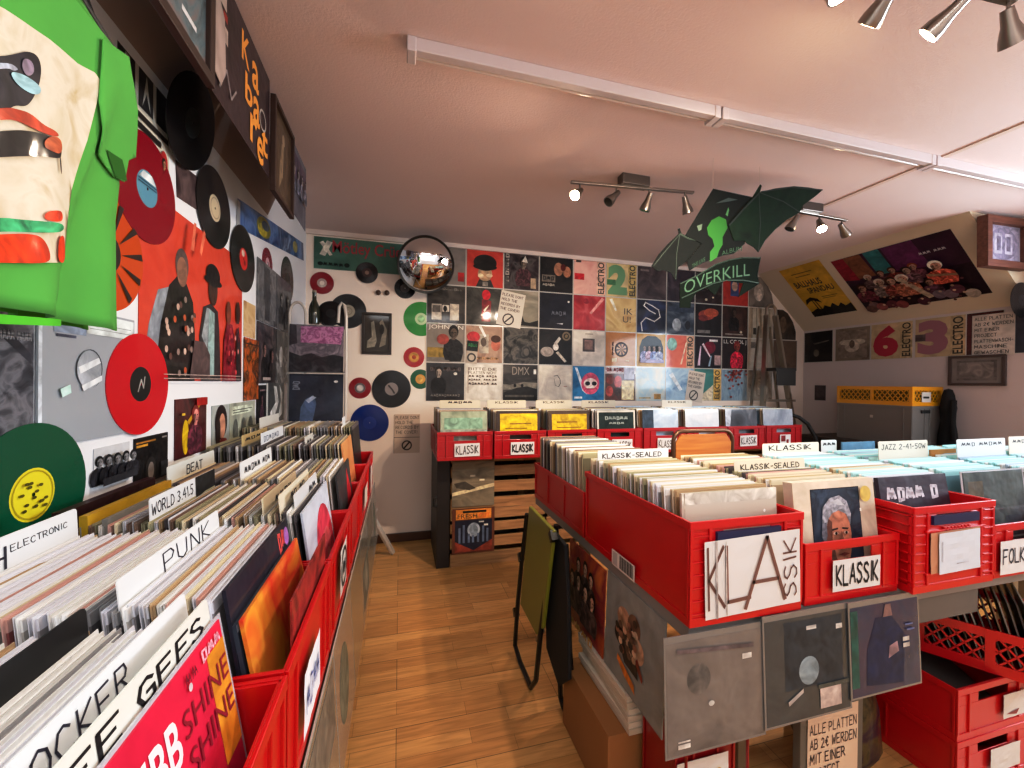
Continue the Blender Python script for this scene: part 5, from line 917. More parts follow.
# pallet crates carrying the rear row
PW = woodmat('#8a6238','#b58a58',0,3); PW2 = woodmat('#6a4a2c','#8a6640',2,3)
def slat_stack(x0, x1, y0, y1, label, dark_end):
    for lvl, (z0, z1) in enumerate(((0,.40),(.402,.788))):
        o = thing('wooden_pallet_crate', label+(' lower' if lvl == 0 else ' upper')+' slatted crate under the rear row', 'crate', T((x0,y0,z0)))
        w, d, h = x1-x0, y1-y0, z1-z0
        for x in (0.0, w-.07):
            b = MB(); b.box(x,.014,0,x+.07,.05,h,PW2); b.obj('corner_post', o)
            b = MB(); b.box(x,d-.05,0,x+.07,d-.014,h,PW2); b.obj('corner_post', o)
        hs = [(0,.09),(.125,.20),(.235,.30),(.325,h)] if lvl == 0 else [(0,.075),(.11,.19),(.225,.30),(.33,h)]
        for a, c in hs:
            b = MB(); b.box(0,0,a,w,.014,c,PW); b.obj('slat', o, bevel=.002)
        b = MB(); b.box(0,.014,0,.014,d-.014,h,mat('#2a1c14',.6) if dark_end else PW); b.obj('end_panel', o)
        b = MB(); b.box(w-.014,.014,0,w,d-.014,h,PW); b.obj('end_panel', o)
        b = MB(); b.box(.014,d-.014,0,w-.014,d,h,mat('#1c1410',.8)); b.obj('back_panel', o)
        if lvl: 
            b = MB(); b.box(.014,.014,h-.014,w-.014,d-.014,h,PW); b.obj('top_board', o)
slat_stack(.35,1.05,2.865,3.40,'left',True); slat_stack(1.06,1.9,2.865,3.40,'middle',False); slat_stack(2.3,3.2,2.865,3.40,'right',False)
o = thing('black_side_panel', 'dark panel beside the pallet crates under the leftmost rear crate', 'panel', T((.255,2.87,0)))
b = MB(); b.box(0,0,0,.09,.5,.785,mat('#1e1613',.5)); b.obj('board', o, bevel=.003)
b = MB(); b.tube([(-.0,.0,.5),(-.02,-.005,.49),(-.02,-.005,.44),(0,0,.43)], .008, '#141414'); b.obj('handle', o)
sleeve('record_sleeve', 'sepia landscape sleeve, upper of two propped against the pallet crates', 'record', frame((.358,2.858,.425),(1,0,0),(0,0,1)), .30, .315, photo(('#6a5e4c','#8e8168','#5a5042'),3,stretch=(1,3,1)), [('p',[(0,.24),(1,.42),(1,.5),(0,.32)],'#c2b594'),('p',[(.04,.52),(.3,.56),(.56,.4),(.4,.36),(.1,.42)],'#4a4238'),('r',.64,.56,.76,.6,'#d8ccb0'),('r',.42,.66,.54,.7,'#c9bda2')], t=.005)
sleeve('record_sleeve', 'navy sleeve lettered FRESH on orange, lower of two propped against the pallet crates', 'record', frame((.362,2.858,.095),(1,0,0),(0,0,1)), .30, .315, '#6a3a28', [('r',.06,.04,.94,.74,'#22222e'),('r',.08,.76,.92,.98,'#d8903c'),('r',.24,.9,.8,.95,'#241c18'),('t','FRESH',.12,.78,.58,.88,'#2c2018'),('t','CUT',.62,.78,.88,.88,'#d85a1c'),('p',[(.06,.04),(.94,.04),(.94,.28),(.5,.06),(.06,.28)],'#8a3a2a'),('e',.5,.52,.15,.16,'#98a0a8'),('e',.5,.52,.1,.11,'#7d868e')]+[('r',x,.24,x+.05,.24+h_,'#5f6a80') for x,h_ in ((.14,.34),(.24,.4),(.36,.2),(.46,.16),(.58,.2),(.7,.36),(.8,.3))]+[('r',.62,.68,.74,.71,'#d8d4cc'),('r',.74,.6,.84,.64,'#d8d4cc')], t=.006)
# ------------------------------------------------------------------ wire display rack
o = thing('display_rack', 'white wire display rack at the far end of the left counter', 'rack', T((0,0,0)))
WM = mat('#c9c4bd', .3, coat=.2)
b = MB()
b.tube([(-.652,2.77,0),(-.652,2.77,1.70)]+[(-.652+.045-.045*math.cos(a),2.77,1.70+.075*math.sin(a)) for a in [PI*k/8 for k in range(1,8)]]+[(-.562,2.77,1.70),(-.562,2.77,1.2)], .0085, WM); b.obj('hoop', o, smooth=True)
b = MB(); b.tube([(-.375,2.76,1.66),(-.37,2.76,1.76),(-.355,2.76,1.785),(-.338,2.76,1.77),(-.328,2.76,1.70),(-.328,2.76,.0)], .0095, WM); b.obj('upright', o, smooth=True)
for z in (1.045, 1.345):
    b = MB(); b.tube([(-.655,2.765,z),(-.655,2.725,z-.006),(-.345,2.725,z-.006),(-.33,2.765,z)], .003, WM); b.obj('shelf_wire', o, smooth=True)
b = MB(); b.tube([(-.33,2.76,.80),(-.24,2.9,.52),(-.04,3.18,.02)], .021, WM); b.obj('splayed_leg', o, smooth=True)
b = MB(); b.tube([(-.30,2.9,.02),(-.19,3.14,.30),(-.16,3.20,.35)], .012, WM); b.obj('brace', o, smooth=True)
b = MB(); b.tube([(-.645,2.78,1.35),(-.33,2.78,1.35)], .005, WM); b.tube([(-.645,2.78,1.0),(-.33,2.78,1.0)], .005, WM); b.obj('crossbar', o, smooth=True)
sleeve('record_sleeve', 'magenta and black forest cover, upper one on the wire rack', 'record', frame((-.645,2.735,1.348),(1,0,0),(0,.06,1)), .305, .29, photo(('#2c262c','#8a6a7c','#55485a'),5), [('r',0,0,1,1,photo(('#3a363c','#8a8088','#5d5660','#b5a8b0'),9)),('p',[(0,0),(1,0),(1,.34),(.8,.38),(.6,.32),(.4,.4),(.2,.34),(0,.42)],photo(('#1b1a1e','#2c2a30','#4a474c'),16)),('p',[(.2,.62),(.95,.6),(1,.98),(.2,.96)],photo(('#6a3a5a','#c28ab0','#8a4a78','#d0a0c0'),22)),('p',[(.0,.55),(.14,.6),(.12,.98),(0,1)],'#3a333a')], t=.004)
sleeve('record_sleeve', 'dark blue cover with a bowed figure, lower one on the wire rack', 'record', frame((-.645,2.735,1.048),(1,0,0),(0,.06,1)), .305, .29, photo(('#20222c','#2c303e','#393f50'),3), [('p',[(.2,.0),(.44,.0),(.5,.36),(.46,.56),(.3,.46),(.22,.3)],'#55688a'),('p',[(.3,.44),(.46,.56),(.5,.5),(.36,.38)],'#a3adbf'),('e',.52,.6,.1,.1,'#2a2e3a'),('h','^~^',.06,.66,.2,.84,'#8a90a0',1,90),('e',.86,.84,.04,.025,'#d5d5d5')], t=.004)
o = thing('glass_bottle', 'dark glass bottle standing on top of the wire rack', 'bottle', T((-.52,2.80,1.648)))
b = MB(); b.lathe([(0,0),(.03,0),(.032,.01),(.032,.09),(.026,.12),(.013,.15),(.011,.19),(.013,.195),(.013,.2),(0,.2)], mat('#2a3024',.12,coat=.5), 18); b.obj('bottle_body', o, smooth=True)
b = MB(); b.lathe([(0,.212),(.012,.212),(.014,.2),(.014,.197)], '#8a8272', 14); b.obj('bottle_cap', o, smooth=True)
b = MB(); b.box(-.645,2.765,0,-.335,2.87,.006,mat('#57504a',.5)); b.obj('top_shelf', [q for q in COL.objects if q.name == 'display_rack'][0], T((0,0,1.632)))
vinyl_record('small black record leaning on top of the wire rack', frame((-.43,2.84,1.728),(1,0,0),(0,.2,1)), .082, '#141215', '#1e1b1e', .03)
# ------------------------------------------------------------------ convex mirror
mc = Vector((.184,3.2,2.188)); md = (Vector((.05,-.9,-.36))).normalized()
o = thing('convex_mirror', 'round convex security mirror with a black rim', 'mirror', frame(mc, (1,0,.03), Vector((1,0,.03)).cross(md)*-1))
b = MB(); R_ = .205; Rs = .34; prof = []
for k in range(15):
    r = R_*k/14; prof.append((max(r,.0005), math.sqrt(Rs*Rs-r*r)-math.sqrt(Rs*Rs-R_*R_)))
b.lathe(prof[::-1], mat('#e9ebec', .02, metal=1), 48); b.obj('mirror_dome', o, smooth=True)
b = MB(); b.lathe([(R_-.008,.006),(R_+.006,.01),(R_+.011,.0),(R_+.006,-.014),(R_-.01,-.016),(.0005,-.02)], mat('#17130f',.4), 48); b.obj('rim', o, smooth=True)
b = MB(); b.tube([(0,0,-.018),(0,.02,-.1),(0,.05,-.2)], .012, '#2a2622'); b.obj('bracket', o, smooth=True)
# ------------------------------------------------------------------ bat sign
o = thing('hanging_sign', 'green and black bat-winged cardboard sign with curved lettering hanging from the ceiling', 'sign', T((0,0,0)))
YS = 1.75
def zp(x, y, d=0): p = pl(640+x/5.39, 180+y/5.39, 1, YS); return (p.x, p.z)
Mb = Matrix(((1,0,0,0),(0,0,-1,YS),(0,1,0,0),(0,0,0,1)))
G1 = photo(('#06160a','#0b2210','#040f07'),6,coat=.05,rough=.8); G0 = photo(('#040806','#090e0b','#050b07'),5,coat=.05,rough=.8)
def board(name, pts, z0, z1, m, arts=None):
    b = MB(); b.prism([zp(*p) for p in pts], z0, z1, m)
    if arts:
        z = z1
        for q, c in arts: z += .0006; b.poly([(*zp(*p), z) for p in q], c)
    return b.obj(name, o, Mb)
def stroke(pts, w): return [( [(ax-(by-ay)/math.hypot(bx-ax,by-ay)*w,ay+(bx-ax)/math.hypot(bx-ax,by-ay)*w),(ax+(by-ay)/math.hypot(bx-ax,by-ay)*w,ay-(bx-ax)/math.hypot(bx-ax,by-ay)*w),(bx+(by-ay)/math.hypot(bx-ax,by-ay)*w,by-(bx-ax)/math.hypot(bx-ax,by-ay)*w),(bx-(by-ay)/math.hypot(bx-ax,by-ay)*w,by+(bx-ax)/math.hypot(bx-ax,by-ay)*w)]) for (ax,ay),(bx,by) in zip(pts,pts[1:])]
board('left_wing', [(330,345),(250,440),(205,470),(190,545),(165,500),(130,488),(95,492),(60,465),(100,400),(150,345),(208,290),(203,265),(213,260),(220,288),(260,310),(330,320)], 0, .003, G0, [(q,'#0d2413') for q in stroke([(212,292),(195,400),(190,535)],2)+stroke([(212,292),(260,318),(325,330)],5)+stroke([(212,292),(120,400),(70,464)],2)])
board('centre_panel', [(330,345),(240,300),(390,50),(600,95),(500,230),(560,330),(560,345),(500,400),(440,410),(330,450),(262,490),(250,440)], .0035, .0065, G0, [([(380,220),(420,198),(458,215),(466,262),(440,310),(440,350),(420,385),(410,420),(370,445),(372,390),(395,360),(385,320),(362,300),(355,260)],'#1d5a12'),([(455,190),(470,150),(474,165),(466,200)],'#3a6a40'),([(300,250),(330,240),(325,270),(310,280)],'#4a5a4c'),([(400,130),(470,100),(520,110),(470,120)],'#2c3a38')])
board('right_wing', [(470,250),(600,95),(640,28),(648,36),(638,70),(720,50),(820,38),(900,45),(975,58),(935,92),(870,140),(850,180),(780,220),(720,270),(665,330),(630,392),(605,365),(570,345),(555,330),(500,330)], .007, .010, G1, [(q,'#0b1a10') for q in stroke([(632,72),(640,230),(630,385)],2)+stroke([(632,72),(760,120),(850,178)],2.5)+stroke([(632,76),(540,170),(470,250)],4)+stroke([(640,70),(800,46),(970,60)],3)])
board('banner_ribbon', [(205,560),(300,515),(400,455),(470,432),(540,420),(640,420),(628,480),(622,520),(632,562),(520,634),(545,560),(450,545),(430,560),(395,625),(350,585),(300,600),(265,660),(262,692),(205,690)], .0105, .0135, mat('#08120b',.8,spec=.1), [(q,'#0f2a15') for q in stroke([(208,562),(300,518),(400,458),(470,436),(540,424),(636,424)],3)+stroke([(212,640),(300,600),(380,562),(450,545),(540,545),(625,560)],3)])
def curved(text, a, c, hgt, sag, col, z, name):
    vs, fs = print_tris(text); x0 = min(v[0] for v in vs); x1 = max(v[0] for v in vs); y0 = min(v[1] for v in vs); y1 = max(v[1] for v in vs); out = []
    for vx, vy in vs:
        f = (vx-x0)/(x1-x0); g = (vy-y0)/(y1-y0)
        X = a[0]+(c[0]-a[0])*f; Y = a[1]+(c[1]-a[1])*f+sag*4*f*(1-f)-g*hgt
        out.append((*zp(X,Y), z))
    b = MB(); b.add(out, fs, col); return b.obj(name, o, Mb)
curved('OVERKILL', (228,620), (580,520), 66, -18, '#31503a', .0142, 'lettering')
curved('THE LIVE', (275,480), (345,440), 22, -2, '#2a4a30', .008, 'lettering'); curved('ALBUM', (432,412), (540,385), 24, -4, '#2a4a30', .0105, 'lettering')
for q in ((390,52),(640,32)):
    x, z = zp(*q); b = MB(); b.tube([(x,YS-.003,z-.004),(x,YS-.003,ZC)], .0006, '#b5a398', 5); b.obj('hanging_thread', o)
# ------------------------------------------------------------------ ceiling lamps
STEEL = mat('#9c948c', .28, metal=1)
def spot_track(name, label, x0, x1, y0, y1, base, heads, drop=.06, wide=124):
    o = thing(name, label, 'ceiling lamp', T((0,0,0)))
    z = ZC-drop
    f = lambda t: Vector((x0+(x1-x0)*t, y0+(y1-y0)*t, z))
    b = MB(); b.bar(f(0), f(1), .022, .012, STEEL); b.obj('rail', o, bevel=.002)
    c = f(base); b = MB(); b.box(c.x-.085,c.y-.03,z+.004,c.x+.085,c.y+.03,ZC,mat('#6d645f',.35,metal=.8)); b.obj('ceiling_box', o, bevel=.004)
    for t, dr, lit in heads:
        p = f(t); d = Vector(dr).normalized(); q = p+Vector((0,0,-.045))
        b = MB(); b.tube([p,q], .005, STEEL)
        b.tube([q-d*.02,q+d*.02,q+d*.055,q+d*.075], [.014,.018,.028,.030], STEEL, 16); h = b.obj('spot_head', o, smooth=True)
        e = q+d*.0755; u = d.orthogonal().normalized(); v = d.cross(u)
        b = MB(); b.poly([e+(u*math.cos(2*PI*k/18)+v*math.sin(2*PI*k/18))*.026 for k in range(18)], mat('#ffe2b8', emit=60) if lit else mat('#4a4642', .1, metal=.5)); bb = b.obj('bulb', h)
        if lit:
            L = bpy.data.lights.new('spot_light', 'SPOT'); L.energy = lit; L.color = (1,.83,.66); L.spot_size = math.radians(wide); L.spot_blend = 1; L.shadow_soft_size = .03
            lo = bpy.data.objects.new('spot_light', L); COL.objects.link(lo); pz = q+d*.085
            lo.matrix_world = Matrix.Translation(pz) @ (-d).to_track_quat('Z','Y').to_matrix().to_4x4()
    return o
spot_track('ceiling_spotlights', 'four-spot steel ceiling rail in front of the bat sign, left one lit', .885, 1.60, 2.07, 1.985, .5, [(.07,(-.6,-.5,-.6),70),(.36,(-.7,-.1,-.7),0),(.63,(-.2,.3,-.9),0),(.93,(.35,.1,-.9),0)])
spot_track('ceiling_spotlights', 'four-spot steel ceiling rail behind the bat sign, one spot lit', 2.15, 2.82, 2.0, 2.03, .5, [(.06,(-.4,.2,-.8),0),(.34,(-.4,.2,-.8),0),(.64,(-.35,-.5,-.75),80),(.94,(.6,.1,-.5),0)])
spot_track('ceiling_spotlights', 'steel ceiling rail at the top right edge with one bright spot', 1.0, 1.66, .80, .75, .4, [(.05,(.2,-.3,-.9),40),(.36,(.05,.8,-.6),100),(.70,(-.3,.75,-.6),85),(.97,(.5,.1,-.7),0)], wide=104)
def tube_lamp(label, x0, x1, y=1.43):
    o = thing('fluorescent_lamp', label, 'ceiling lamp', T((x0,y,ZC))); w = x1-x0
    WP = mat('#cdc2c2', .4)
    b = MB(); b.box(.0,-.018,-.045,w,.012,0,WP); b.obj('housing', o, bevel=.003)
    b = MB(); b.box(.03,.0135,-.036,w-.03,.015,-.026,mat('#171314',.6)); b.obj('dark_slot', o)
    b = MB(); b.tube([(.025,.032,-.03),(w-.025,.032,-.03)], .0085, mat('#e0d5d0', .15, coat=.6), 12); b.obj('glass_tube', o, smooth=True)
    for x in (.0, w-.03):
        b = MB(); b.box(x,-.02,-.05,x+.03,.045,0,WP); b.obj('end_cap', o, bevel=.003)
tube_lamp('unlit fluorescent batten at the left end of the ceiling line', .012, 1.268); tube_lamp('unlit fluorescent batten in the middle of the ceiling line', 1.275, 2.55); tube_lamp('unlit fluorescent batten at the right end of the ceiling line', 2.557, 3.7)
# ------------------------------------------------------------------ green T-shirt
o = thing('t_shirt', 'bright green printed T-shirt hanging at the top left', 't-shirt', T((0,0,0)))
def fold(y, z):
    g = (1.95-z)/.55
    return -.5+.005*math.sin(y*38+z*3)*g+.003*math.sin(y*71+1-z*6)*g-.028*min(1,max(0,(y-(.775+.10*max(0,(z-1.42)/.35)))/.03))*min(1,max(0,(1.85-z)/.25))
def cloth(name, pts, off, m, parent, cuts=10, th=0):
    bm = bmesh.new(); vs = [bm.verts.new((0,)+tuple(p)) for p in pts]; bm.faces.new(vs)
    bmesh.ops.triangulate(bm, faces=bm.faces[:], ngon_method='EAR_CLIP')
    z0 = min(p[1] for p in pts); z1 = max(p[1] for p in pts); y0 = min(p[0] for p in pts); y1 = max(p[0] for p in pts)
    for k in range(1, 26): bmesh.ops.bisect_plane(bm, geom=bm.verts[:]+bm.edges[:]+bm.faces[:], plane_co=(0,0,z0+(z1-z0)*k/26), plane_no=(0,0,1))
    n = max(3, int((y1-y0)/.012))
    for k in range(1, n): bmesh.ops.bisect_plane(bm, geom=bm.verts[:]+bm.edges[:]+bm.faces[:], plane_co=(0,y0+(y1-y0)*k/n,0), plane_no=(0,1,0))
    for v in bm.verts: v.co.x = fold(v.co.y, v.co.z)+off
    bmesh.ops.recalc_face_normals(bm, faces=bm.faces)
    me = bpy.data.meshes.new(name); bm.to_mesh(me); bm.free(); me.materials.append(mat(m) if isinstance(m, str) else m)
    for p in me.polygons: p.use_smooth = True
    ob = bpy.data.objects.new(name, me); COL.objects.link(ob); ob.parent = parent
    if th:
        md_ = ob.modifiers.new('thick', 'SOLIDIFY'); md_.thickness = th; md_.offset = 0
    return ob
GRN = mat('#5da64e', .85, var=.12, vs=10); GRD = mat('#3f9a20', .85)
def q5(x, y): p = pl(x, y, 0, -.5); return (p.y, p.z)
cyy = .665
q4 = lambda x, y: (lambda p: (p.y, p.z))(pl(x, y, 0, -.528))
rt = [q4(119,331), q4(117,250), q4(114,185), q5(111,150), q5(122,60), q5(112,45), q5(100,30), q5(76,0)]
rt = [p for p in rt]+[(.755,1.935),(.73,1.90)]
pts = rt+[(2*cyy-y, z) for y, z in rt[::-1]]
cloth('front_panel', pts, 0, GRN, o, th=.002)
cloth('back_panel', pts, -.045, GRD, o, th=.002)
slv = [q5(98,38), q5(125,56), q5(130,85), q5(136,110), q5(139,135), q5(141,158), q5(134,161), q5(133,183), q5(122,178), q5(100,150), q5(94,100)]
cloth('sleeve', slv, .006, GRN, o, th=.002)
cloth('sleeve', [(2*cyy-y, z) for y, z in slv], .006, GRN, o, th=.002)
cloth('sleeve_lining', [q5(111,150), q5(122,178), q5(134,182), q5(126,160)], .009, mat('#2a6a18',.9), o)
cloth('hem', [q5(-60,322), q5(60,326), q5(60,320), q5(-60,308)], .006, mat('#58b82c',.8), o)
pe = [q5(97,77),(.875,1.64),(.845,1.53),(.815,1.475)]
pr_ = [(.47,1.78), (.52,1.83), (.58,1.86), q5(-70,-34), q5(0,8), q5(45,38), q5(76,63), q5(92,72), q5(97,80), q5(93,105), q5(86,140), q5(72,190), q5(64,222), q5(61,262), q5(30,262), q5(0,262), q5(-70,262), (.47,1.475)]
P0 = cloth('print', pr_, .004, photo(('#cfc2a8','#ddd3bf','#c4b193'),14,rough=.8,coat=0), o)
IKK = '#1e1c22'
def smooth2(pts):
    for _ in range(2):
        o2 = []
        for (ax, ay), (bx, by) in zip(pts, pts[1:]+pts[:1]): o2 += [(ax*.75+bx*.25, ay*.75+by*.25), (ax*.25+bx*.75, ay*.25+by*.75)]
        pts = o2
    return pts
PRS = []
def pp(pts, c, k): PRS.append(cloth('shape', [q5(*p) for p in smooth2(pts)], .0055+.0012*k, ink(c, .7, 1.25, 30), o))
pp([(-40,120),(-40,58),(0,55),(12,52),(22,50),(32,54),(36,66),(34,82),(30,92),(26,100),(20,106),(8,104),(0,112)], '#2c2a33', 0)
pp([(16,56),(26,60),(28,72),(20,76),(14,66)], '#8a8090', 1)
pp([(2,70),(14,72),(28,80),(35,88),(32,94),(22,92),(8,82)], '#8fb5bd', 1)
pp([(-40,66),(0,60),(12,68),(6,70),(0,66),(-40,74)], '#a9b2c2', 1)
pp([(-40,112),(0,106),(10,108),(24,112),(36,124),(48,130),(52,136),(40,134),(24,126),(12,120),(0,118),(-40,124)], '#b5482c', 1)
pp([(-60,135),(0,130),(16,129),(34,132),(44,136),(54,140),(54,152),(52,158),(36,155),(0,156),(-60,160)], '#241f20', 1)
pp([(36,138),(44,134),(52,138),(54,148),(50,153),(42,150),(35,146)], '#b5603c', 2)
pp([(51,155),(53,157),(54,175),(52,170)], '#2c2424', 1)
pp([(34,218),(36,211),(46,209),(54,211),(55,220),(44,221)], '#e0502c', 1)
pp([(-60,219),(0,217),(14,219),(56,222),(57,231),(30,232),(0,231),(-60,234)], '#4aa878', 1)
pp([(-40,262),(-40,236),(0,234),(26,233),(34,238),(39,252),(38,262),(20,263)], '#e0481c', 1)
pp([(48,262),(47,250),(49,236),(58,234),(60,262)], '#e0481c', 1)
bm = bmesh.new(); mats_ = []
for ob_ in [P0]+PRS:
    me_ = ob_.data; n0 = len(bm.faces); bm.from_mesh(me_); bm.faces.ensure_lookup_table()
    for f_ in bm.faces[n0:]: f_.material_index = len(mats_)
    mats_.append(me_.materials[0])
for m_ in mats_[1:]: P0.data.materials.append(m_)
bm.to_mesh(P0.data); bm.free()
for ob_ in PRS: bpy.data.objects.remove(ob_)
b = MB(); b.tube([(-.515,.40,1.90),(-.515,.6,1.965),(-.515,.665,1.98),(-.515,.73,1.965),(-.515,.93,1.90)], .006, '#1a1a1c'); b.tube([(-.515,.665,1.98),(-.515,.665,2.30),(-.515,.665,ZC)], .0025, '#6a6a6c'); b.obj('hanger', o, smooth=True)
o = thing('black_shirt', 'black shirt hanging behind the green T-shirt', 't-shirt', T((0,0,0)))
BKS = mat('#0f0e10', .9)
y0_, z0_ = .70, 2.16
rs = [(.88,1.50),(.90,1.80),(1.0,1.94),(1.03,1.99),(.965,2.06),(.88,2.10),(.79,2.14),(.74,2.13)]
ob = cloth('shirt_body', rs+[(2*y0_-y, z) for y, z in rs[::-1]], -.09, BKS, o, th=.003)
b = MB(); b.tube([(-.59,.50,2.08),(-.59,.7,2.15),(-.59,.9,2.08)], .006, '#1a1a1c'); b.tube([(-.59,.7,2.15),(-.55,.7,2.33)], .0025, '#6a6a6c'); b.obj('hanger', o, smooth=True)
# ------------------------------------------------------------------ wooden chair behind the island
o = thing('wooden_chair', 'wooden-backed chair with brown tube frame between the island and rear crates', 'chair', T((1.72,2.02,0)))
TB = mat('#6d5442', .35, metal=.6); PLY = woodmat('#a0622a','#c28440',0,2,.4)
hw, zt = .205, 1.03
arc = [(-hw,0,.60),(-hw,0,zt-.06)]+[(-hw+.06-.06*math.cos(a),0,zt-.06+.06*math.sin(a)) for a in [PI/2*k/5 for k in range(1,6)]]
arc2 = [(-x,y,z) for x, y, z in arc[::-1]]
b = MB(); b.tube([(-hw,-.02,0)]+arc+arc2+[(hw,-.02,0)], .012, TB, 10); b.obj('back_frame', o, smooth=True)
b = MB(); b.prism([(-hw+.015,.86),(hw-.015,.86),(hw-.012,.96),(hw-.05,1.01),(-hw+.05,1.01),(-hw+.012,.96)], -.007, .007, PLY, Matrix(((1,0,0,0),(0,0,-1,0),(0,1,0,0),(0,0,0,1)))); b.obj('backrest', o, bevel=.003)
b = MB(); b.box(-.2,-.38,.585,.2,.0,.603,PLY); b.obj('seat', o, bevel=.005)
for sx in (-1, 1):
    b = MB(); b.tube([(sx*.19,-.36,0),(sx*.19,-.36,.585)], .012, TB, 10); b.obj('leg', o, smooth=True)
b = MB(); b.tube([(-.19,-.36,.25),(.19,-.36,.25)], .009, TB, 8); b.obj('stretcher', o, smooth=True)
# ------------------------------------------------------------------ aluminium ladder in the far right corner
o = thing('step_ladder', 'aluminium step ladder standing in the far right corner', 'ladder', T((0,0,0)))
AL = mat('#a89c8c', .35, metal=.85)
Lr = lambda t: Vector((3.36+.165*t, 3.20+.08*t, .0+2.0*t)); Rr = lambda t: Vector((3.99-.36*t, 3.20+.08*t, .0+2.0*t))
for q in (Lr, Rr):
    b = MB(); b.bar(q(0), q(1), .05, .025, AL); b.obj('rail', o)
b = MB(); b.tube([Lr(.98),Lr(1)+Vector((0,0,.07)),Lr(1)+Vector((.035,0,.10)),Rr(1)+Vector((-.035,0,.10)),Rr(1)+Vector((0,0,.07)),Rr(.98)], .016, AL); b.obj('top_handle', o, smooth=True)
b = MB(); A_, B_ = Lr(.72), Rr(.72); b.box(A_.x,A_.y-.13,1.44,B_.x,A_.y+.03,1.47,mat('#2a2826',.6)); b.box(A_.x+.01,A_.y-.135,1.30,B_.x-.01,A_.y-.125,1.45,mat('#2a2826',.6)); b.obj('platform', o, bevel=.003)
for t in (.14,.28,.43,.57):
    b = MB(); p, q = Lr(t), Rr(t); b.box(p.x,p.y-.07,p.z,q.x,p.y+.01,p.z+.02,AL); b.obj('step', o)
for sx, q in ((1,Lr),(-1,Rr)):
    b = MB(); e = q(0)+Vector((0,.17,0)); b.bar((q(0).x,3.405,0), (q(.95).x,3.36,1.9), .02, .02, AL); b.obj('rear_leg', o)
# ------------------------------------------------------------------ grey and yellow boxes by the right wall
CX, CY = 3.84, 2.25
o = thing('low_cabinet', 'dark low cabinet under the grey storage box by the right wall', 'cabinet', T((3.70,2.1,0)))
b = MB(); b.box(0,0,0,.49,.95,.82,mat('#2a221e',.6)); b.obj('cabinet_body', o, bevel=.003)
b = MB(); b.box(-.012,-.01,.82,.49,.96,.838,mat('#3a302a',.5)); b.obj('cabinet_top', o, bevel=.003)
b = MB(); b.box(-.014,.02,.03,-.001,.46,.8,mat('#2c2420',.6)); dd = b.obj('door', o, bevel=.002)
b = MB(); b.tube([(-.02,.42,.45),(-.035,.42,.47),(-.035,.42,.55),(-.02,.42,.57)], .005, STEEL); b.obj('handle', dd, smooth=True)
GY = mat('#79746f', .45, var=.04); YE = mat('#d89a14', .4, coat=.2)
MG = T((CX,CY+.285,.838)) @ Rz(-PI/2)
o = crate('storage_box', 'tall grey plastic box on the cabinet by the right wall', MG @ T((0,0,0)), .312, w=.57, d=.345, kind='solid', red=GY, slot=False, cat='box')
b = MB(); b.box(-.01,-.002,.20,.012,.0,.222,mat('#b5b0a8',.5)); b.obj('square_mark', o, T((.0,0,0)))
b = MB(); b.box(.284,.10,.255,.2875,.2,.28,mat('#121212',.6)); b.obj('handle_slot', o)
o = crate('milk_crate', 'yellow lattice crate on top of the grey box', T((CX,CY+.285,1.150)) @ Rz(-PI/2), .152, w=.57, d=.345, kind='lattice', red=YE)
b = MB(); b.box(-.26,.02,.03,.26,.32,.14,mat('#6a5420',.8)); b.obj('contents', o)
b = MB(); b.box(.2865,.10,.03,.289,.2,.11,mat('#c9c4bd',.6)); b.box(.289,.115,.06,.2895,.18,.075,mat('#1c1a1a',.6)); b.obj('paper_label', o)
o = thing('black_jacket', 'black jacket hanging behind the grey and yellow boxes', 'jacket', T((4.135,2.19,.84)))
b = MB(); b.lathe([(.0,.0),(.06,.0),(.055,.1),(.04,.2),(.05,.3),(.036,.4),(.024,.44),(0,.45)], mat('#0e0d0e',.9), 14); b.obj('cloth_body', o, smooth=True)
b = MB(); b.tube([(-.03,-.05,.36),(-.06,-.06,.2),(-.04,-.06,.06)], .018, mat('#121112',.9)); b.obj('sleeve', o, smooth=True)
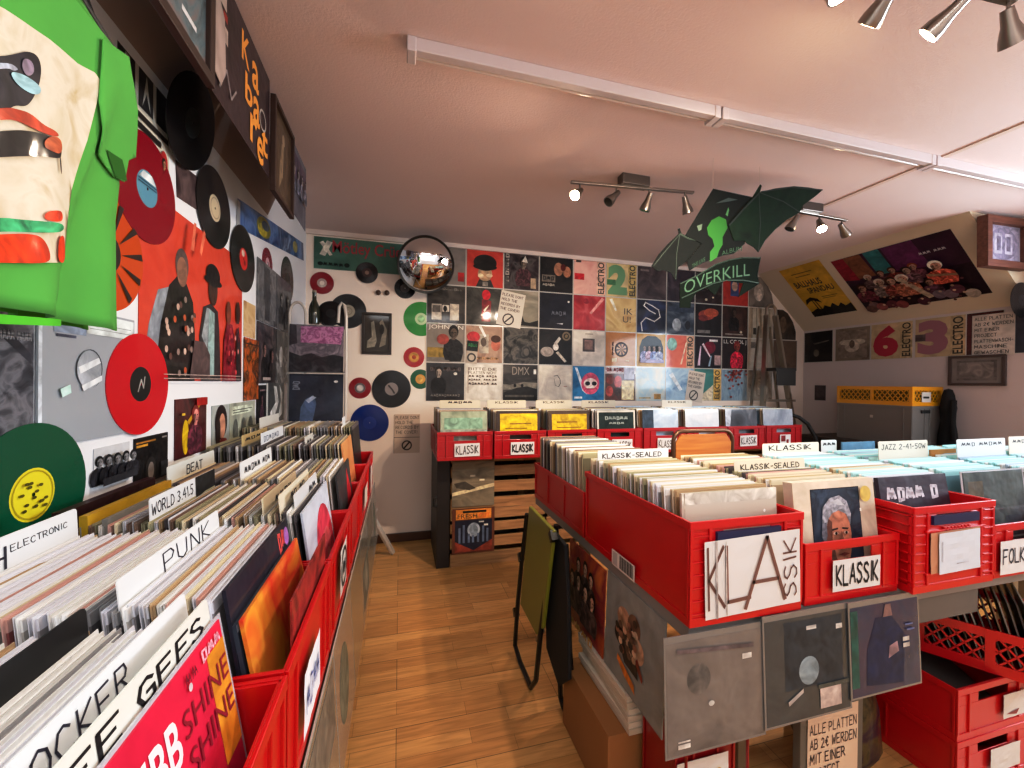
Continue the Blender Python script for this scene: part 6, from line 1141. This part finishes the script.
b = MB(); b.tube([(3.47,2.95,1.03),(3.53,2.93,1.01),(3.6,2.9,.95),(3.66,2.88,.84),(3.69,2.86,.7),(3.70,2.86,.3),(3.70,2.86,.01)], .017, mat('#0f0e10',.6), 10)
tag(b.obj('cable_hose', None, None, smooth=True), 'black curved hose beside the last rear crate', 'hose')
o = thing('wooden_board', 'pale wooden board leaning low on the right wall at the photo edge', 'board', T((3.6,1.5,0)))
b = MB(); b.box(0,0,0,.58,.5,.86,mat('#7a6852',.6,var=.1)); b.obj('board_block', o, bevel=.003)
b = MB(); b.box(-.01,-.01,.86,.58,.51,.885,woodmat('#a0845c','#c2a478',0)); b.obj('board_top', o, bevel=.002)
# ------------------------------------------------------------------ light
W = bpy.data.worlds.new('world'); SC.world = W; W.use_nodes = True
W.node_tree.nodes['Background'].inputs[0].default_value = (.72,.86,1,1); W.node_tree.nodes['Background'].inputs[1].default_value = 1.2
def area(name, loc, d, sx, sy, e, c):
    L = bpy.data.lights.new(name, 'AREA'); L.shape = 'RECTANGLE'; L.size = sx; L.size_y = sy; L.energy = e; L.color = c
    o = bpy.data.objects.new(name, L); COL.objects.link(o); o.matrix_world = T(loc) @ (-Vector(d)).to_track_quat('Z','Y').to_matrix().to_4x4(); return o
area('window_daylight', (XR-.02,(WY0+WY1)/2,(WZ0+WZ1)/2), (-1,0,-.12), 1.8, .95, 105, (.78,.89,1))
area('added_near_fill', (.25,-.55,2.42), (0,.18,-1), 1.5, .35, 24, (.93,.97,1))  # made-up overhead fill behind the camera, brightens the near left crates
area('front_fill_light', (1.0,YF+.03,1.5), (0,1,-.05), 3.4, 1.5, 12, (1,.88,.82))  # unseen warm fill before the closed front wall, no opening for daylight
vs = SC.view_settings; vs.view_transform = 'Standard'; vs.exposure = 0
vs.use_curve_mapping = True; cm = vs.curve_mapping; cv = cm.curves[3]
cv.points.new(.22, .16); cv.points.new(.62, .64); cm.update()
SC.cycles.max_bounces = 6; SC.cycles.transparent_max_bounces = 12; SC.cycles.use_denoising = True
SC.cycles.sample_clamp_indirect = 4
